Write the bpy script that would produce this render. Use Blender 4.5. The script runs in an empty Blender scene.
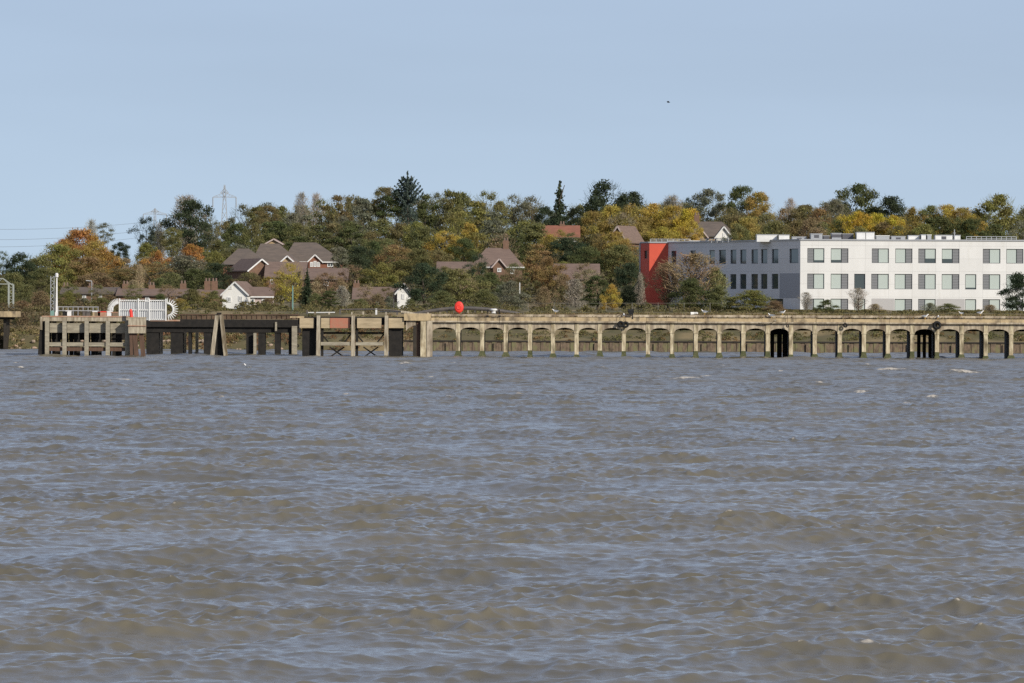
import bpy, math, random
import numpy as np
from mathutils import Vector, Matrix

random.seed(7)
S = bpy.context.scene
COL = S.collection
W, H, F = 1024, 683, 6000.0          # frame in pixels, focal length in pixels
CAMZ, HY, ROLL = 5.0, 307.3, 0.0037  # eye height, horizon row at the frame centre, camera roll

# ------------------------------------------------------------------ helpers
def at(px, py, y):
    """world point on the plane Y=y seen at photo pixel px,py"""
    py2 = py - (px - 512) * ROLL
    px2 = px + (py - 341.5) * ROLL
    return Vector(((px2 - 512) / F * y, y, CAMZ - (py2 - HY) / F * y))
def X(px, y): return (px - 512) / F * y
def Z(px, py, y): return at(px, py, y).z

class MB:
    def __init__(s): s.v = []; s.f = []
    def poly(s, pts):
        n = len(s.v); s.v += [tuple(p) for p in pts]; s.f.append(tuple(range(n, n + len(pts))))
    def box(s, x0, x1, y0, y1, z0, z1):
        n = len(s.v)
        s.v += [(x0,y0,z0),(x1,y0,z0),(x1,y1,z0),(x0,y1,z0),(x0,y0,z1),(x1,y0,z1),(x1,y1,z1),(x0,y1,z1)]
        s.f += [tuple(n+i for i in q) for q in ((3,2,1,0),(4,5,6,7),(0,1,5,4),(1,2,6,5),(2,3,7,6),(3,0,4,7))]
    def bar(s, a, b, w, h=None, up=(0,0,1), w2=None, h2=None):
        h = w if h is None else h
        w2 = w if w2 is None else w2; h2 = h if h2 is None else h2
        a = Vector(a); b = Vector(b); d = (b - a).normalized(); u = Vector(up)
        if abs(d.dot(u)) > .97: u = Vector((0,1,0))
        r = d.cross(u).normalized(); u = r.cross(d)
        n = len(s.v)
        for p, ww, hh in ((a, w, h), (b, w2, h2)):
            for q, t in ((-1,-1),(1,-1),(1,1),(-1,1)): s.v.append(tuple(p + r*(q*ww/2) + u*(t*hh/2)))
        s.f += [tuple(n+i for i in q) for q in ((0,1,2,3),(7,6,5,4),(1,0,4,5),(2,1,5,6),(3,2,6,7),(0,3,7,4))]
    def tube(s, pts, r, seg=6, r2=None):
        pts = [Vector(p) for p in pts]; n0 = len(s.v); N = len(pts)
        for i, p in enumerate(pts):
            d = (pts[min(i+1, N-1)] - pts[max(i-1, 0)]).normalized()
            u = Vector((0,0,1)) if abs(d.z) < .9 else Vector((0,1,0))
            a = d.cross(u).normalized(); b = a.cross(d)
            rr = r if r2 is None else r + (r2 - r) * i / (N-1)
            for k in range(seg):
                t = 2*math.pi*k/seg; s.v.append(tuple(p + a*math.cos(t)*rr + b*math.sin(t)*rr))
        for i in range(N-1):
            for k in range(seg):
                k2 = (k+1) % seg
                s.f.append((n0+i*seg+k, n0+i*seg+k2, n0+(i+1)*seg+k2, n0+(i+1)*seg+k))
        s.f.append(tuple(n0+k for k in range(seg))[::-1]); s.f.append(tuple(n0+(N-1)*seg+k for k in range(seg)))
    def lathe(s, prof, c=(0,0,0), seg=12, axis='z'):
        n0 = len(s.v); c = Vector(c)
        for r, z in prof:
            for k in range(seg):
                t = 2*math.pi*k/seg; p = Vector((r*math.cos(t), r*math.sin(t), z))
                if axis == 'y': p = Vector((p.x, z, p.y))
                if axis == 'x': p = Vector((z, p.x, p.y))
                s.v.append(tuple(c + p))
        for i in range(len(prof)-1):
            for k in range(seg):
                k2 = (k+1) % seg
                s.f.append((n0+i*seg+k, n0+i*seg+k2, n0+(i+1)*seg+k2, n0+(i+1)*seg+k))
        s.f.append(tuple(n0+k for k in range(seg))[::-1]); s.f.append(tuple(n0+(len(prof)-1)*seg+k for k in range(seg)))
    def blob(s, c, r, seg=10, rings=6):
        n0 = len(s.v)
        for i in range(rings+1):
            a = math.pi*i/rings
            for k in range(seg):
                t = 2*math.pi*k/seg
                s.v.append((c[0]+r[0]*math.sin(a)*math.cos(t), c[1]+r[1]*math.sin(a)*math.sin(t), c[2]+r[2]*math.cos(a)))
        for i in range(rings):
            for k in range(seg):
                k2 = (k+1) % seg
                s.f.append((n0+i*seg+k, n0+(i+1)*seg+k, n0+(i+1)*seg+k2, n0+i*seg+k2))
    def prism(s, pts2, y0, y1):
        """outline in x,z pushed from y0 to y1"""
        n = len(pts2); n0 = len(s.v)
        s.v += [(p[0], y0, p[1]) for p in pts2] + [(p[0], y1, p[1]) for p in pts2]
        s.f.append(tuple(n0+i for i in range(n))); s.f.append(tuple(n0+n+i for i in range(n))[::-1])
        for i in range(n):
            j = (i+1) % n; s.f.append((n0+j, n0+i, n0+n+i, n0+n+j))
    def mesh(s, name):
        m = bpy.data.meshes.new(name); m.from_pydata(s.v, [], s.f); m.validate(); m.update(); return m
    def build(s, name, mat, parent=None, smooth=False, bevel=0):
        m = s.mesh(name); m.materials.append(mat)
        if smooth: m.polygons.foreach_set('use_smooth', [True]*len(m.polygons))
        return link(name, m, parent)
def link(name, data, parent=None):
    o = bpy.data.objects.new(name, data); COL.objects.link(o)
    if parent: o.parent = parent
    return o
def tag(o, label=None, cat=None, group=None, kind=None):
    for k, v in (('label', label), ('category', cat), ('group', group), ('kind', kind)):
        if v: o[k] = v
    return o
def empty(name, loc, label, cat, group=None, rz=0):
    o = bpy.data.objects.new(name, None); o.empty_display_size = .5; COL.objects.link(o)
    o.location = loc; o.rotation_euler = (0, 0, rz); return tag(o, label, cat, group)
def copy_tree(o, parent=None):
    c = o.copy(); COL.objects.link(c)
    if parent: c.parent = parent
    for ch in o.children: copy_tree(ch, c)
    return c
class Off(MB):
    """builder whose finished vertices are given in world space and stored relative to a thing's origin"""
    def build(s, name, mat, parent=None, smooth=False):
        if parent is not None:
            p = parent; o = Vector((0,0,0))
            while p: o += p.location; p = p.parent
            s.v = [tuple(Vector(v) - o) for v in s.v]
        return MB.build(s, name, mat, parent, smooth)

# ------------------------------------------------------------------ materials
MATS = {}
def lin(r, g, b): return tuple(((c/255+.055)/1.055)**2.4 if c > 10 else c/255/12.92 for c in (r, g, b))
def mat(name, col, rough=.8, col2=None, scale=1.0, bump=0.0, streak=False, metal=0, spec=.3, contrast=(.35,.65), stretch=(1,1,1), col3=None, s3=.25, t3=(.55,.68)):
    m = bpy.data.materials.new(name); m.use_nodes = True; nt = m.node_tree; N, L = nt.nodes, nt.links
    b = N['Principled BSDF']; b.inputs['Roughness'].default_value = rough; b.inputs['Metallic'].default_value = metal
    b.inputs['Specular IOR Level'].default_value = spec
    b.inputs['Base Color'].default_value = (*col, 1)
    if col2:
        g = N.new('ShaderNodeNewGeometry'); mp = N.new('ShaderNodeMapping'); mp.inputs['Scale'].default_value = stretch
        L.new(g.outputs['Position'], mp.inputs[0])
        n = N.new('ShaderNodeTexNoise'); n.inputs['Scale'].default_value = scale; n.inputs['Detail'].default_value = 6; n.inputs['Roughness'].default_value = .65
        L.new(mp.outputs[0], n.inputs[0])
        r = N.new('ShaderNodeValToRGB'); r.color_ramp.elements[0].position, r.color_ramp.elements[1].position = contrast
        r.color_ramp.elements[0].color = (*col, 1); r.color_ramp.elements[1].color = (*col2, 1)
        L.new(n.outputs['Fac'], r.inputs[0]); out = r.outputs[0]
        if col3:
            n2 = N.new('ShaderNodeTexNoise'); n2.inputs['Scale'].default_value = s3; n2.inputs['Detail'].default_value = 5
            r2 = N.new('ShaderNodeValToRGB'); r2.color_ramp.elements[0].position, r2.color_ramp.elements[1].position = t3
            L.new(mp.outputs[0], n2.inputs[0]); L.new(n2.outputs['Fac'], r2.inputs[0])
            mx = N.new('ShaderNodeMix'); mx.data_type = 'RGBA'; L.new(r2.outputs[0], mx.inputs['Factor'])
            L.new(out, mx.inputs['A']); mx.inputs['B'].default_value = (*col3, 1); out = mx.outputs['Result']
        L.new(out, b.inputs['Base Color'])
        if bump:
            bp = N.new('ShaderNodeBump'); bp.inputs['Strength'].default_value = bump; bp.inputs['Distance'].default_value = .05
            L.new(n.outputs['Fac'], bp.inputs['Height']); L.new(bp.outputs[0], b.inputs['Normal'])
    MATS[name] = m; return m

M = {}
M['tan_concrete'] = mat('tan_concrete', (.50,.385,.225), .9, (.36,.28,.17), 2.4, .3, stretch=(1,1,.6), col3=(.17,.135,.09), s3=1.3, t3=(.50,.66))
M['pale_concrete'] = mat('pale_concrete', (.50,.43,.32), .9, (.24,.195,.14), 2.6, .3, stretch=(1,1,.3), col3=(.15,.115,.08), s3=.9, t3=(.5,.66))
M['pillar_concrete'] = mat('pillar_concrete', (.60,.53,.37), .9, (.28,.22,.135), 2.8, .4, stretch=(1.5,1.5,.4), col3=(.14,.115,.07), s3=1.0, t3=(.52,.66))
M['weed_green'] = mat('weed_green', (.045,.055,.022), .8, (.10,.10,.045), 5, .5)
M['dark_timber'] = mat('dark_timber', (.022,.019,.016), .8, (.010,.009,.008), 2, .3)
M['dark_concrete'] = mat('dark_concrete', (.045,.036,.026), .7, (.02,.017,.013), 1.5, .3)  # dark mottled tone for rear beams, bent walls, piles and legs
M['pale_timber'] = mat('pale_timber', (.46,.41,.31), .85, (.22,.18,.13), 3, .4, stretch=(2,2,.3), col3=(.13,.10,.06), s3=.8)
M['brown_timber'] = mat('brown_timber', (.13,.075,.05), .85, (.08,.05,.035), 3, .4, stretch=(2,2,.3))
M['olive_timber'] = mat('olive_timber', (.36,.325,.245), .85, (.21,.185,.14), 2, .3, stretch=(.5,1,2))
M['tan_timber'] = mat('tan_timber', (.46,.37,.24), .85, (.30,.24,.15), 1.5, .3, stretch=(.4,1,2))
M['red_timber'] = mat('red_timber', (.40,.14,.09), .8, (.33,.17,.11), 1.5, .2)
M['rust_edge'] = mat('rust_edge', (.33,.16,.10), .8, (.38,.28,.20), 1.5, .2)
M['white_paint'] = mat('white_paint', (.72,.72,.70), .5, (.6,.6,.58), 1.2)
M['white_render'] = mat('white_render', (.76,.75,.71), .8, (.69,.68,.64), .5, stretch=(1,1,.15), col3=(.62,.60,.55), s3=1.3, t3=(.60,.85))
M['flank_shade_grey'] = mat('flank_shade_grey', (.36,.37,.39), .8)  # darker grey for the shading painted on the flank
M['grey_wall'] = mat('grey_wall', (.71,.705,.695), .7, (.67,.665,.655), .3)
M['grey_band'] = mat('grey_band', (.42,.41,.40), .8)
M['red_wall'] = mat('red_wall', (.64,.105,.06), .6, (.57,.09,.052), .4)
M['louvre'] = mat('louvre', (.185,.19,.195), .5)
M['frame_dark'] = mat('frame_dark', (.05,.055,.06), .5)
M['blind'] = mat('blind', (.43,.485,.45), .6)
M['roof_metal'] = mat('roof_metal', (.38,.39,.40), .5, metal=.3)
M['plant_dark'] = mat('plant_dark', (.09,.09,.10), .6)
M['galv'] = mat('galv', (.42,.43,.44), .5, (.34,.35,.36), 1, metal=.4)
M['dark_steel'] = mat('dark_steel', (.07,.068,.065), .6, (.12,.10,.085), 2)
M['pylon_steel'] = mat('pylon_steel', (.31,.33,.35), .6)
M['red_paint'] = mat('red_paint', (.72,.05,.035), .45)
M['rubber'] = mat('rubber', (.012,.012,.012), .8)
M['brick'] = mat('brick', (.26,.12,.075), .9, (.20,.09,.06), 3)
M['brown_brick'] = mat('brown_brick', (.20,.12,.08), .9, (.14,.085,.06), 3)
M['slate'] = mat('slate', (.155,.122,.098), .85, (.11,.09,.075), 1.2, stretch=(.6,.6,3))
M['brown_tile'] = mat('brown_tile', (.20,.14,.11), .9, (.15,.105,.085), 1.5, stretch=(.6,.6,3))
M['red_tile'] = mat('red_tile', (.30,.12,.075), .9, (.22,.095,.06), 1.5, stretch=(.6,.6,3))
M['yellow_brick'] = mat('yellow_brick', (.38,.28,.16), .9)
M['pink_wall'] = mat('pink_wall', (.44,.36,.33), .8)
M['trunk'] = mat('trunk', (.10,.08,.06), .95, (.06,.05,.04), 4)
M['pale_trunk'] = mat('pale_trunk', (.42,.38,.33), .95)
M['gull_white'] = mat('gull_white', (.78,.77,.74), .7)
M['gull_grey'] = mat('gull_grey', (.22,.24,.27), .7)
M['gull_black'] = mat('gull_black', (.02,.02,.02), .7)
M['beak'] = mat('beak', (.6,.35,.05), .5)
M['copper_green'] = mat('copper_green', (.16,.28,.25), .6)
def panel_mat(name, c1, c2, joint, axis='x'):
    m = MATS[name]; nt = m.node_tree; N, L = nt.nodes, nt.links; b = N['Principled BSDF']
    g = N.new('ShaderNodeNewGeometry'); sx = N.new('ShaderNodeSeparateXYZ'); L.new(g.outputs['Position'], sx.inputs[0])
    cb = N.new('ShaderNodeCombineXYZ'); L.new(sx.outputs['X' if axis == 'x' else 'Y'], cb.inputs[0]); L.new(sx.outputs['Z'], cb.inputs[1])
    br = N.new('ShaderNodeTexBrick'); br.offset = 0; br.inputs['Scale'].default_value = 1; br.inputs['Brick Width'].default_value = 2.98 if axis == 'x' else 2.2; br.inputs['Row Height'].default_value = 1.62
    br.inputs['Mortar Size'].default_value = .018; br.inputs['Color1'].default_value = (*c1,1); br.inputs['Color2'].default_value = (*c2,1); br.inputs['Mortar'].default_value = (*joint,1); L.new(cb.outputs[0], br.inputs[0])
    mx = N.new('ShaderNodeMix'); mx.data_type = 'RGBA'; mx.blend_type = 'MULTIPLY'; mx.inputs['Factor'].default_value = 1
    src = b.inputs['Base Color'].links[0].from_socket; L.new(src, mx.inputs['A']); L.new(br.outputs['Color'], mx.inputs['B']); L.new(mx.outputs['Result'], b.inputs['Base Color'])
M['white_panel'] = mat('white_panel', (.71,.705,.68), .75, (.65,.645,.62), .5, stretch=(1,1,.15), col3=(.58,.56,.51), s3=1.3, t3=(.60,.85)); panel_mat('white_panel', (1,1,1), (.955,.955,.955), (.72,.72,.72))
panel_mat('grey_wall', (1,1,1), (.94,.94,.94), (.75,.75,.75), 'y')
def glass_mat():
    m = bpy.data.materials.new('window_glass'); m.use_nodes = True; b = m.node_tree.nodes['Principled BSDF']
    b.inputs['Base Color'].default_value = (.055,.07,.07,1); b.inputs['Roughness'].default_value = .05; b.inputs['Specular IOR Level'].default_value = .6
    return m
M['glass'] = glass_mat()
def leaf_mat(name='leaf', transl=.42):
    m = bpy.data.materials.new(name); m.use_nodes = True; nt = m.node_tree; N, L = nt.nodes, nt.links; N.clear()
    out = N.new('ShaderNodeOutputMaterial'); oi = N.new('ShaderNodeObjectInfo'); g = N.new('ShaderNodeNewGeometry')
    hsv = N.new('ShaderNodeHueSaturation'); L.new(oi.outputs['Color'], hsv.inputs['Color'])
    mr = N.new('ShaderNodeMapRange'); L.new(g.outputs['Random Per Island'], mr.inputs[0]); mr.inputs[3].default_value = .68; mr.inputs[4].default_value = 1.35
    L.new(mr.outputs[0], hsv.inputs['Value'])
    n = N.new('ShaderNodeTexNoise'); n.inputs['Scale'].default_value = .45; n.inputs['Detail'].default_value = 3; L.new(g.outputs['Position'], n.inputs[0])
    mh = N.new('ShaderNodeMapRange'); L.new(n.outputs['Fac'], mh.inputs[0]); mh.inputs[1].default_value = .3; mh.inputs[2].default_value = .7
    mh.inputs[3].default_value = .485; mh.inputs[4].default_value = .533; L.new(mh.outputs[0], hsv.inputs['Hue'])
    d = N.new('ShaderNodeBsdfDiffuse'); t = N.new('ShaderNodeBsdfTranslucent'); mx = N.new('ShaderNodeMixShader'); mx.inputs[0].default_value = transl
    L.new(hsv.outputs[0], d.inputs[0]); L.new(hsv.outputs[0], t.inputs[0]); L.new(d.outputs[0], mx.inputs[1]); L.new(t.outputs[0], mx.inputs[2]); L.new(mx.outputs[0], out.inputs[0])
    return m
M['leaf'] = leaf_mat()
M['twig'] = leaf_mat('twig', .0)

# ------------------------------------------------------------------ world, sun, camera
EL, AZ = math.radians(28), math.radians(40)
w = bpy.data.worlds.new('World'); S.world = w; w.use_nodes = True
nt = w.node_tree; N, L = nt.nodes, nt.links
bg = N['Background']
sky = N.new('ShaderNodeTexSky'); sky.sky_type = 'NISHITA'; sky.sun_disc = False
sky.sun_elevation = EL; sky.sun_rotation = math.pi - AZ; sky.altitude = 0
sky.air_density, sky.dust_density, sky.ozone_density = 1.0, 0.2, 3.0
bg.inputs['Strength'].default_value = .106
# thin veils of high cloud: slight brightness variation by direction
tc = N.new('ShaderNodeTexCoord'); mp = N.new('ShaderNodeMapping'); mp.inputs['Scale'].default_value = (5, 5, 34); mp.inputs['Rotation'].default_value = (0, .05, 0)
n = N.new('ShaderNodeTexNoise'); n.inputs['Scale'].default_value = 1.0; n.inputs['Detail'].default_value = 4
L.new(tc.outputs['Generated'], mp.inputs[0]); L.new(mp.outputs[0], n.inputs[0])
lift = N.new('ShaderNodeVectorMath'); lift.operation = 'ADD'; lift.inputs[1].default_value = (0, 0, .10); L.new(tc.outputs['Generated'], lift.inputs[0])
nrm = N.new('ShaderNodeVectorMath'); nrm.operation = 'NORMALIZE'; L.new(lift.outputs[0], nrm.inputs[0]); L.new(nrm.outputs[0], sky.inputs[0])  # clear autumn air: the pale low band is thin
mr = N.new('ShaderNodeMapRange'); mr.inputs[1].default_value = .35; mr.inputs[2].default_value = .7; mr.inputs[3].default_value = .95; mr.inputs[4].default_value = 1.04
L.new(n.outputs['Fac'], mr.inputs[0])
mul = N.new('ShaderNodeMix'); mul.data_type = 'RGBA'; mul.blend_type = 'MULTIPLY'; mul.inputs['Factor'].default_value = 1
veil = N.new('ShaderNodeMix'); veil.data_type = 'RGBA'; veil.inputs['Factor'].default_value = .45; veil.inputs['B'].default_value = (5.15, 5.35, 6.5, 1)  # thin high cirrus veil
L.new(sky.outputs[0], veil.inputs['A']); L.new(veil.outputs['Result'], mul.inputs['A']); L.new(mr.outputs[0], mul.inputs['B']); L.new(mul.outputs['Result'], bg.inputs[0])

sl = bpy.data.lights.new('sun', 'SUN'); sl.energy = 4.5; sl.angle = math.radians(.5); sl.color = (1, .93, .82)
so = link('sun', sl)
sd = Vector((math.sin(AZ)*math.cos(EL), -math.cos(AZ)*math.cos(EL), math.sin(EL)))
so.rotation_euler = (-sd).to_track_quat('-Z', 'Y').to_euler(); so.location = (200, -200, 200)

cam = bpy.data.cameras.new('camera'); co = link('camera', cam); S.camera = co
cam.sensor_width = 36; cam.lens = F / W * 36; cam.clip_start = 1; cam.clip_end = 20000
pitch = math.atan((341.5 - HY) / F)
fwd = Vector((0, math.cos(pitch), -math.sin(pitch)))
base = fwd.to_track_quat('-Z', 'Y').to_matrix()
co.rotation_euler = (base @ Matrix.Rotation(ROLL, 3, 'Z')).to_euler(); co.location = (0, 0, CAMZ)
S.view_settings.view_transform = 'Standard'; S.view_settings.look = 'None'
S.view_settings.exposure = 0; S.view_settings.gamma = 1
S.render.engine = 'CYCLES'
try:
    S.cycles.use_denoising = False; S.cycles.max_bounces = 5; S.cycles.transparent_max_bounces = 4
except Exception: pass

# ------------------------------------------------------------------ ground
def lerp_pts(pts, t):
    if t <= pts[0][0]: return pts[0][1]
    for (a, va), (b, vb) in zip(pts, pts[1:]):
        if t <= b: return va + (vb - va) * (t - a) / (b - a)
    return pts[-1][1]
PROF = [(-12,-2.5),(-3,-.8),(0,.0),(.7,.9),(8,2.5),(17,4.15),(24,4.3),(70,4.6),(120,5.4),(165,7.2),(215,9.5),(280,12.2),(400,15),(900,13),(3000,6),(9000,0)]
def bank_y(x): return 676 + 12 * min(1, max(0, (-14 - x) / 40))
def ground_z(x, y):
    z = lerp_pts(PROF, y - bank_y(x))
    t = y - bank_y(x)
    if t > 70:
        k = min(1, (t - 70) / 100); left = min(1, max(0, (-42 - x) / 30))
        z -= k * left * .45 * (z - 4.6)
    return z
def build_ground():
    ys = [640, 655, 665, 670] + list(np.arange(672, 712, .7)) + list(np.arange(713, 800, 4)) + list(np.arange(805, 1100, 12)) + [1150,1250,1400,1700,2200,3000,4500,7000,9000]
    xs = [-4000,-2000,-1000,-500,-300,-200] + list(np.arange(-140, 141, 1.5)) + [200,300,500,1000,2000,4000]
    rng = np.random.default_rng(3); b = MB()
    for y in ys:
        for x in xs:
            z = ground_z(x, y)
            if 676 < y < 1100 and -140 <= x <= 140: z += rng.normal(0, .10)
            b.v.append((float(x), float(y), float(z)))
    n = len(xs)
    for j in range(len(ys)-1):
        for i in range(n-1): b.f.append((j*n+i, j*n+i+1, (j+1)*n+i+1, (j+1)*n+i))
    m = mat('ground_soil', (.13,.105,.055), .95, (.085,.08,.035), .5, .5, col3=(.22,.17,.09), s3=.12, t3=(.5,.62))
    tag(b.build('ground', m, smooth=True), kind='structure')
build_ground()

# ------------------------------------------------------------------ water
FOAM_SPOTS = [(890,370.5,26,1.4),(968,373.5,28,1.25),(688,381,20,1.3),(705,376,16,.9),(120,380,22,1.0),(222,398,5,.8),(410,508,11,1.0),(150,398.5,6,.6),(872,655,26,.9),
              (820,384,14,.5),(760,369,12,.5),(640,370,14,.5),(432,377,8,.6),(370,372,8,.5),(905,402,14,.5),(205,408,10,.4),(600,564,18,.45),(650,598,18,.5),(540,371,8,.5),(985,372,7,.6)]
_r = random.Random(8)
for _ in range(46):
    FOAM_SPOTS.append((_r.uniform(0,1024), 362 + 60*_r.random()**1.7, _r.uniform(4,12), _r.uniform(.5,.95)))
for _ in range(3): FOAM_SPOTS.append((_r.uniform(0,1024), _r.uniform(430,640), _r.uniform(5,10), _r.uniform(.35,.5)))
def build_water():
    rows = [3, 12, 25, 38, 48]
    y = 55.0
    while y < 705:
        rows.append(y); y += max(.055, y * .00080)
    Y = np.array(rows)
    u = np.linspace(-1, 1, 860)
    ext = np.concatenate([np.linspace(1.008, 1.6, 60), 1.6*np.exp(np.linspace(.012, 1.25, 70)), [6.2, 8, 12, 24]])
    U = np.concatenate([-ext[::-1], u, ext])
    HWD = .088 * Y + 6.0
    HWD[:5] = 12
    x0 = HWD[:, None] * U[None, :]
    y0 = np.repeat(Y[:, None], len(U), 1)
    drow = np.gradient(Y)
    rng = np.random.default_rng(11)
    NC = 210
    lam = np.exp(np.linspace(math.log(.24), math.log(11.0), NC)) * rng.uniform(.97, 1.03, NC)
    kk = 2*math.pi/lam
    wind = math.radians(-90 + 22)               # waves run towards the viewer, slightly across
    spread = np.where(lam > 2.5, .55, np.where(lam > 1, .62, .85))
    th = wind + rng.normal(0, 1, NC) * spread
    ph = rng.uniform(0, 2*math.pi, NC)
    s0 = math.sqrt(2 * .041 / NC)
    roll = np.exp(-.5 * np.maximum(0, (lam - 4.6) / 3.2)**2)  # spectral peak about 4-5 m
    amp = s0 * lam / (2*math.pi) * roll * np.where(lam < .7, 1.85, np.where(lam < 1.2, 1.4, np.where(lam > 3.2, .98, .78)))
    x = x0.astype(np.float32); yy = y0.astype(np.float32)
    z = np.zeros_like(x); dx = np.zeros_like(x); dy = np.zeros_like(x); jac = np.zeros_like(x)
    # gusts: patches of rougher and calmer water
    gust = np.zeros_like(x)
    for i in range(12):
        a = rng.uniform(0, 2*math.pi); k = rng.uniform(.04, .9)
        gust += np.sin(k*(math.cos(a)*x*1.6 + math.sin(a)*yy) + rng.uniform(0, 6.3)).astype(np.float32)
    gust = np.clip(1 + .095 * gust, .5, 1.6)
    for i in range(NC):
        fade = np.clip((lam[i] / drow - 1.0) / 1.2, 0, 1).astype(np.float32)
        sel = fade > 0
        if not sel.any(): continue
        j = np.nonzero(sel)[0][-1] + 1
        c, s_ = math.cos(th[i]), math.sin(th[i])
        p = (kk[i]*c)*x[:j] + (kk[i]*s_)*yy[:j] + ph[i]
        a = (amp[i]*fade[:j])[:, None]
        if lam[i] < 2.5: a = a * gust[:j]
        sp = np.sin(p); cp = np.cos(p)
        z[:j] += a*cp; dx[:j] -= a*c*sp*.9; dy[:j] -= a*s_*sp*.9
        jac[:j] += a*kk[i]*cp
    edge = np.clip((5.5 - np.abs(U)) / .8, 0, 1)[None, :]*np.clip((Y-48)/8, 0, 1)[:, None]
    z *= edge; dx *= edge; dy *= edge
    foam = np.clip((jac - .95) / .30, 0, 1) ** 1.5 * .55 * edge
    lump = np.zeros_like(x)
    for (px, py, wd, st) in FOAM_SPOTS:
        D = CAMZ*F/(py - (px-512)*ROLL - HY); cx = (px-512)/F*D; sx = wd/F*D*.5; sy = max(.45, .5*sx)
        sl_ = rng.uniform(-.35, .35)
        g = np.exp(-.5*(((x-cx)/sx)**2 + ((yy-D-sl_*(x-cx))/sy)**2))
        lump += (min(.20, .0004*D) if D > 160 else .05)*st*g
        nz = np.sin(x*9+yy*5) + np.sin(x*17-yy*11+2) + np.sin(x*5.3+1)
        foam = np.maximum(foam, np.clip(g*st*(1.9 if D > 250 else .95) - .35 + .22*nz*g, 0, 1))
    z += lump
    V = np.stack([x+dx, yy+dy, z - .02], -1).reshape(-1, 3).astype(np.float32)
    R_, C_ = x.shape
    idx = np.arange(R_*C_, dtype=np.int32).reshape(R_, C_)
    q = np.stack([idx[:-1,:-1], idx[:-1,1:], idx[1:,1:], idx[1:,:-1]], -1).reshape(-1, 4)
    me = bpy.data.meshes.new('river_water')
    me.vertices.add(len(V)); me.vertices.foreach_set('co', V.ravel())
    me.loops.add(q.size); me.loops.foreach_set('vertex_index', q.ravel())
    me.polygons.add(len(q)); me.polygons.foreach_set('loop_start', np.arange(0, q.size, 4, dtype=np.int32))
    me.polygons.foreach_set('use_smooth', np.ones(len(q), dtype=bool))
    me.update(calc_edges=True)
    at_ = me.attributes.new('foam', 'FLOAT', 'POINT'); at_.data.foreach_set('value', foam.astype(np.float32).ravel())
    m = bpy.data.materials.new('river_water'); m.use_nodes = True; nt = m.node_tree; N, L = nt.nodes, nt.links
    b = N['Principled BSDF']
    b.inputs['Roughness'].default_value = .16; b.inputs['IOR'].default_value = 1.5; b.inputs['Specular IOR Level'].default_value = .5
    g = N.new('ShaderNodeNewGeometry')
    n0 = N.new('ShaderNodeTexNoise'); n0.inputs['Scale'].default_value = .05; n0.inputs['Detail'].default_value = 3; L.new(g.outputs['Position'], n0.inputs[0])
    r0 = N.new('ShaderNodeValToRGB'); r0.color_ramp.elements[0].position = .35; r0.color_ramp.elements[1].position = .65
    r0.color_ramp.elements[0].color = (.100,.090,.064,1); r0.color_ramp.elements[1].color = (.125,.110,.075,1); L.new(n0.outputs['Fac'], r0.inputs[0])
    fa = N.new('ShaderNodeAttribute'); fa.attribute_name = 'foam'
    n1 = N.new('ShaderNodeTexNoise'); n1.inputs['Scale'].default_value = 5.5; n1.inputs['Detail'].default_value = 4; L.new(g.outputs['Position'], n1.inputs[0])
    mm = N.new('ShaderNodeMath'); mm.operation = 'MULTIPLY_ADD'; L.new(n1.outputs['Fac'], mm.inputs[0]); mm.inputs[1].default_value = 3.0; mm.inputs[2].default_value = -1.6
    ma = N.new('ShaderNodeMath'); ma.operation = 'ADD'; L.new(mm.outputs[0], ma.inputs[0]); L.new(fa.outputs['Fac'], ma.inputs[1])
    cl = N.new('ShaderNodeMapRange'); cl.inputs[1].default_value = .20; cl.inputs[2].default_value = .95; cl.inputs[4].default_value = .85; L.new(ma.outputs[0], cl.inputs[0])
    mf = N.new('ShaderNodeMath'); mf.operation = 'MULTIPLY'; L.new(cl.outputs[0], mf.inputs[0])
    gt = N.new('ShaderNodeMath'); gt.operation = 'GREATER_THAN'; gt.inputs[1].default_value = .02; L.new(fa.outputs['Fac'], gt.inputs[0]); L.new(gt.outputs[0], mf.inputs[1])
    mx = N.new('ShaderNodeMix'); mx.data_type = 'RGBA'; L.new(mf.outputs[0], mx.inputs['Factor']); L.new(r0.outputs[0], mx.inputs['A']); mx.inputs['B'].default_value = (.58,.53,.45,1)
    L.new(mx.outputs['Result'], b.inputs['Base Color'])
    rr = N.new('ShaderNodeMapRange'); L.new(mf.outputs[0], rr.inputs[0]); rr.inputs[3].default_value = .05; rr.inputs[4].default_value = .8
    sp_ = N.new('ShaderNodeSeparateXYZ'); L.new(g.outputs['Position'], sp_.inputs[0])   # ruffled mid-channel water: wavelets too small to be mesh
    rd = N.new('ShaderNodeMapRange'); rd.inputs[1].default_value = 150; rd.inputs[2].default_value = 480; rd.inputs[3].default_value = .04; rd.inputs[4].default_value = .24
    L.new(sp_.outputs['Y'], rd.inputs[0]); L.new(rd.outputs[0], rr.inputs[3]); L.new(rr.outputs[0], b.inputs['Roughness'])
    mp = N.new('ShaderNodeMapping'); mp.inputs['Scale'].default_value = (5, 9, 3); mp.inputs['Rotation'].default_value = (0,0,.35); L.new(g.outputs['Position'], mp.inputs[0])
    n2 = N.new('ShaderNodeTexNoise'); n2.inputs['Scale'].default_value = 1; n2.inputs['Detail'].default_value = 6; n2.inputs['Roughness'].default_value = .68; L.new(mp.outputs[0], n2.inputs[0])
    bp = N.new('ShaderNodeBump'); bp.inputs['Strength'].default_value = .45; bp.inputs['Distance'].default_value = .03
    L.new(n2.outputs['Fac'], bp.inputs['Height']); L.new(bp.outputs[0], b.inputs['Normal'])
    me.materials.append(m)
    tag(link('water', me), kind='structure')
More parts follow.
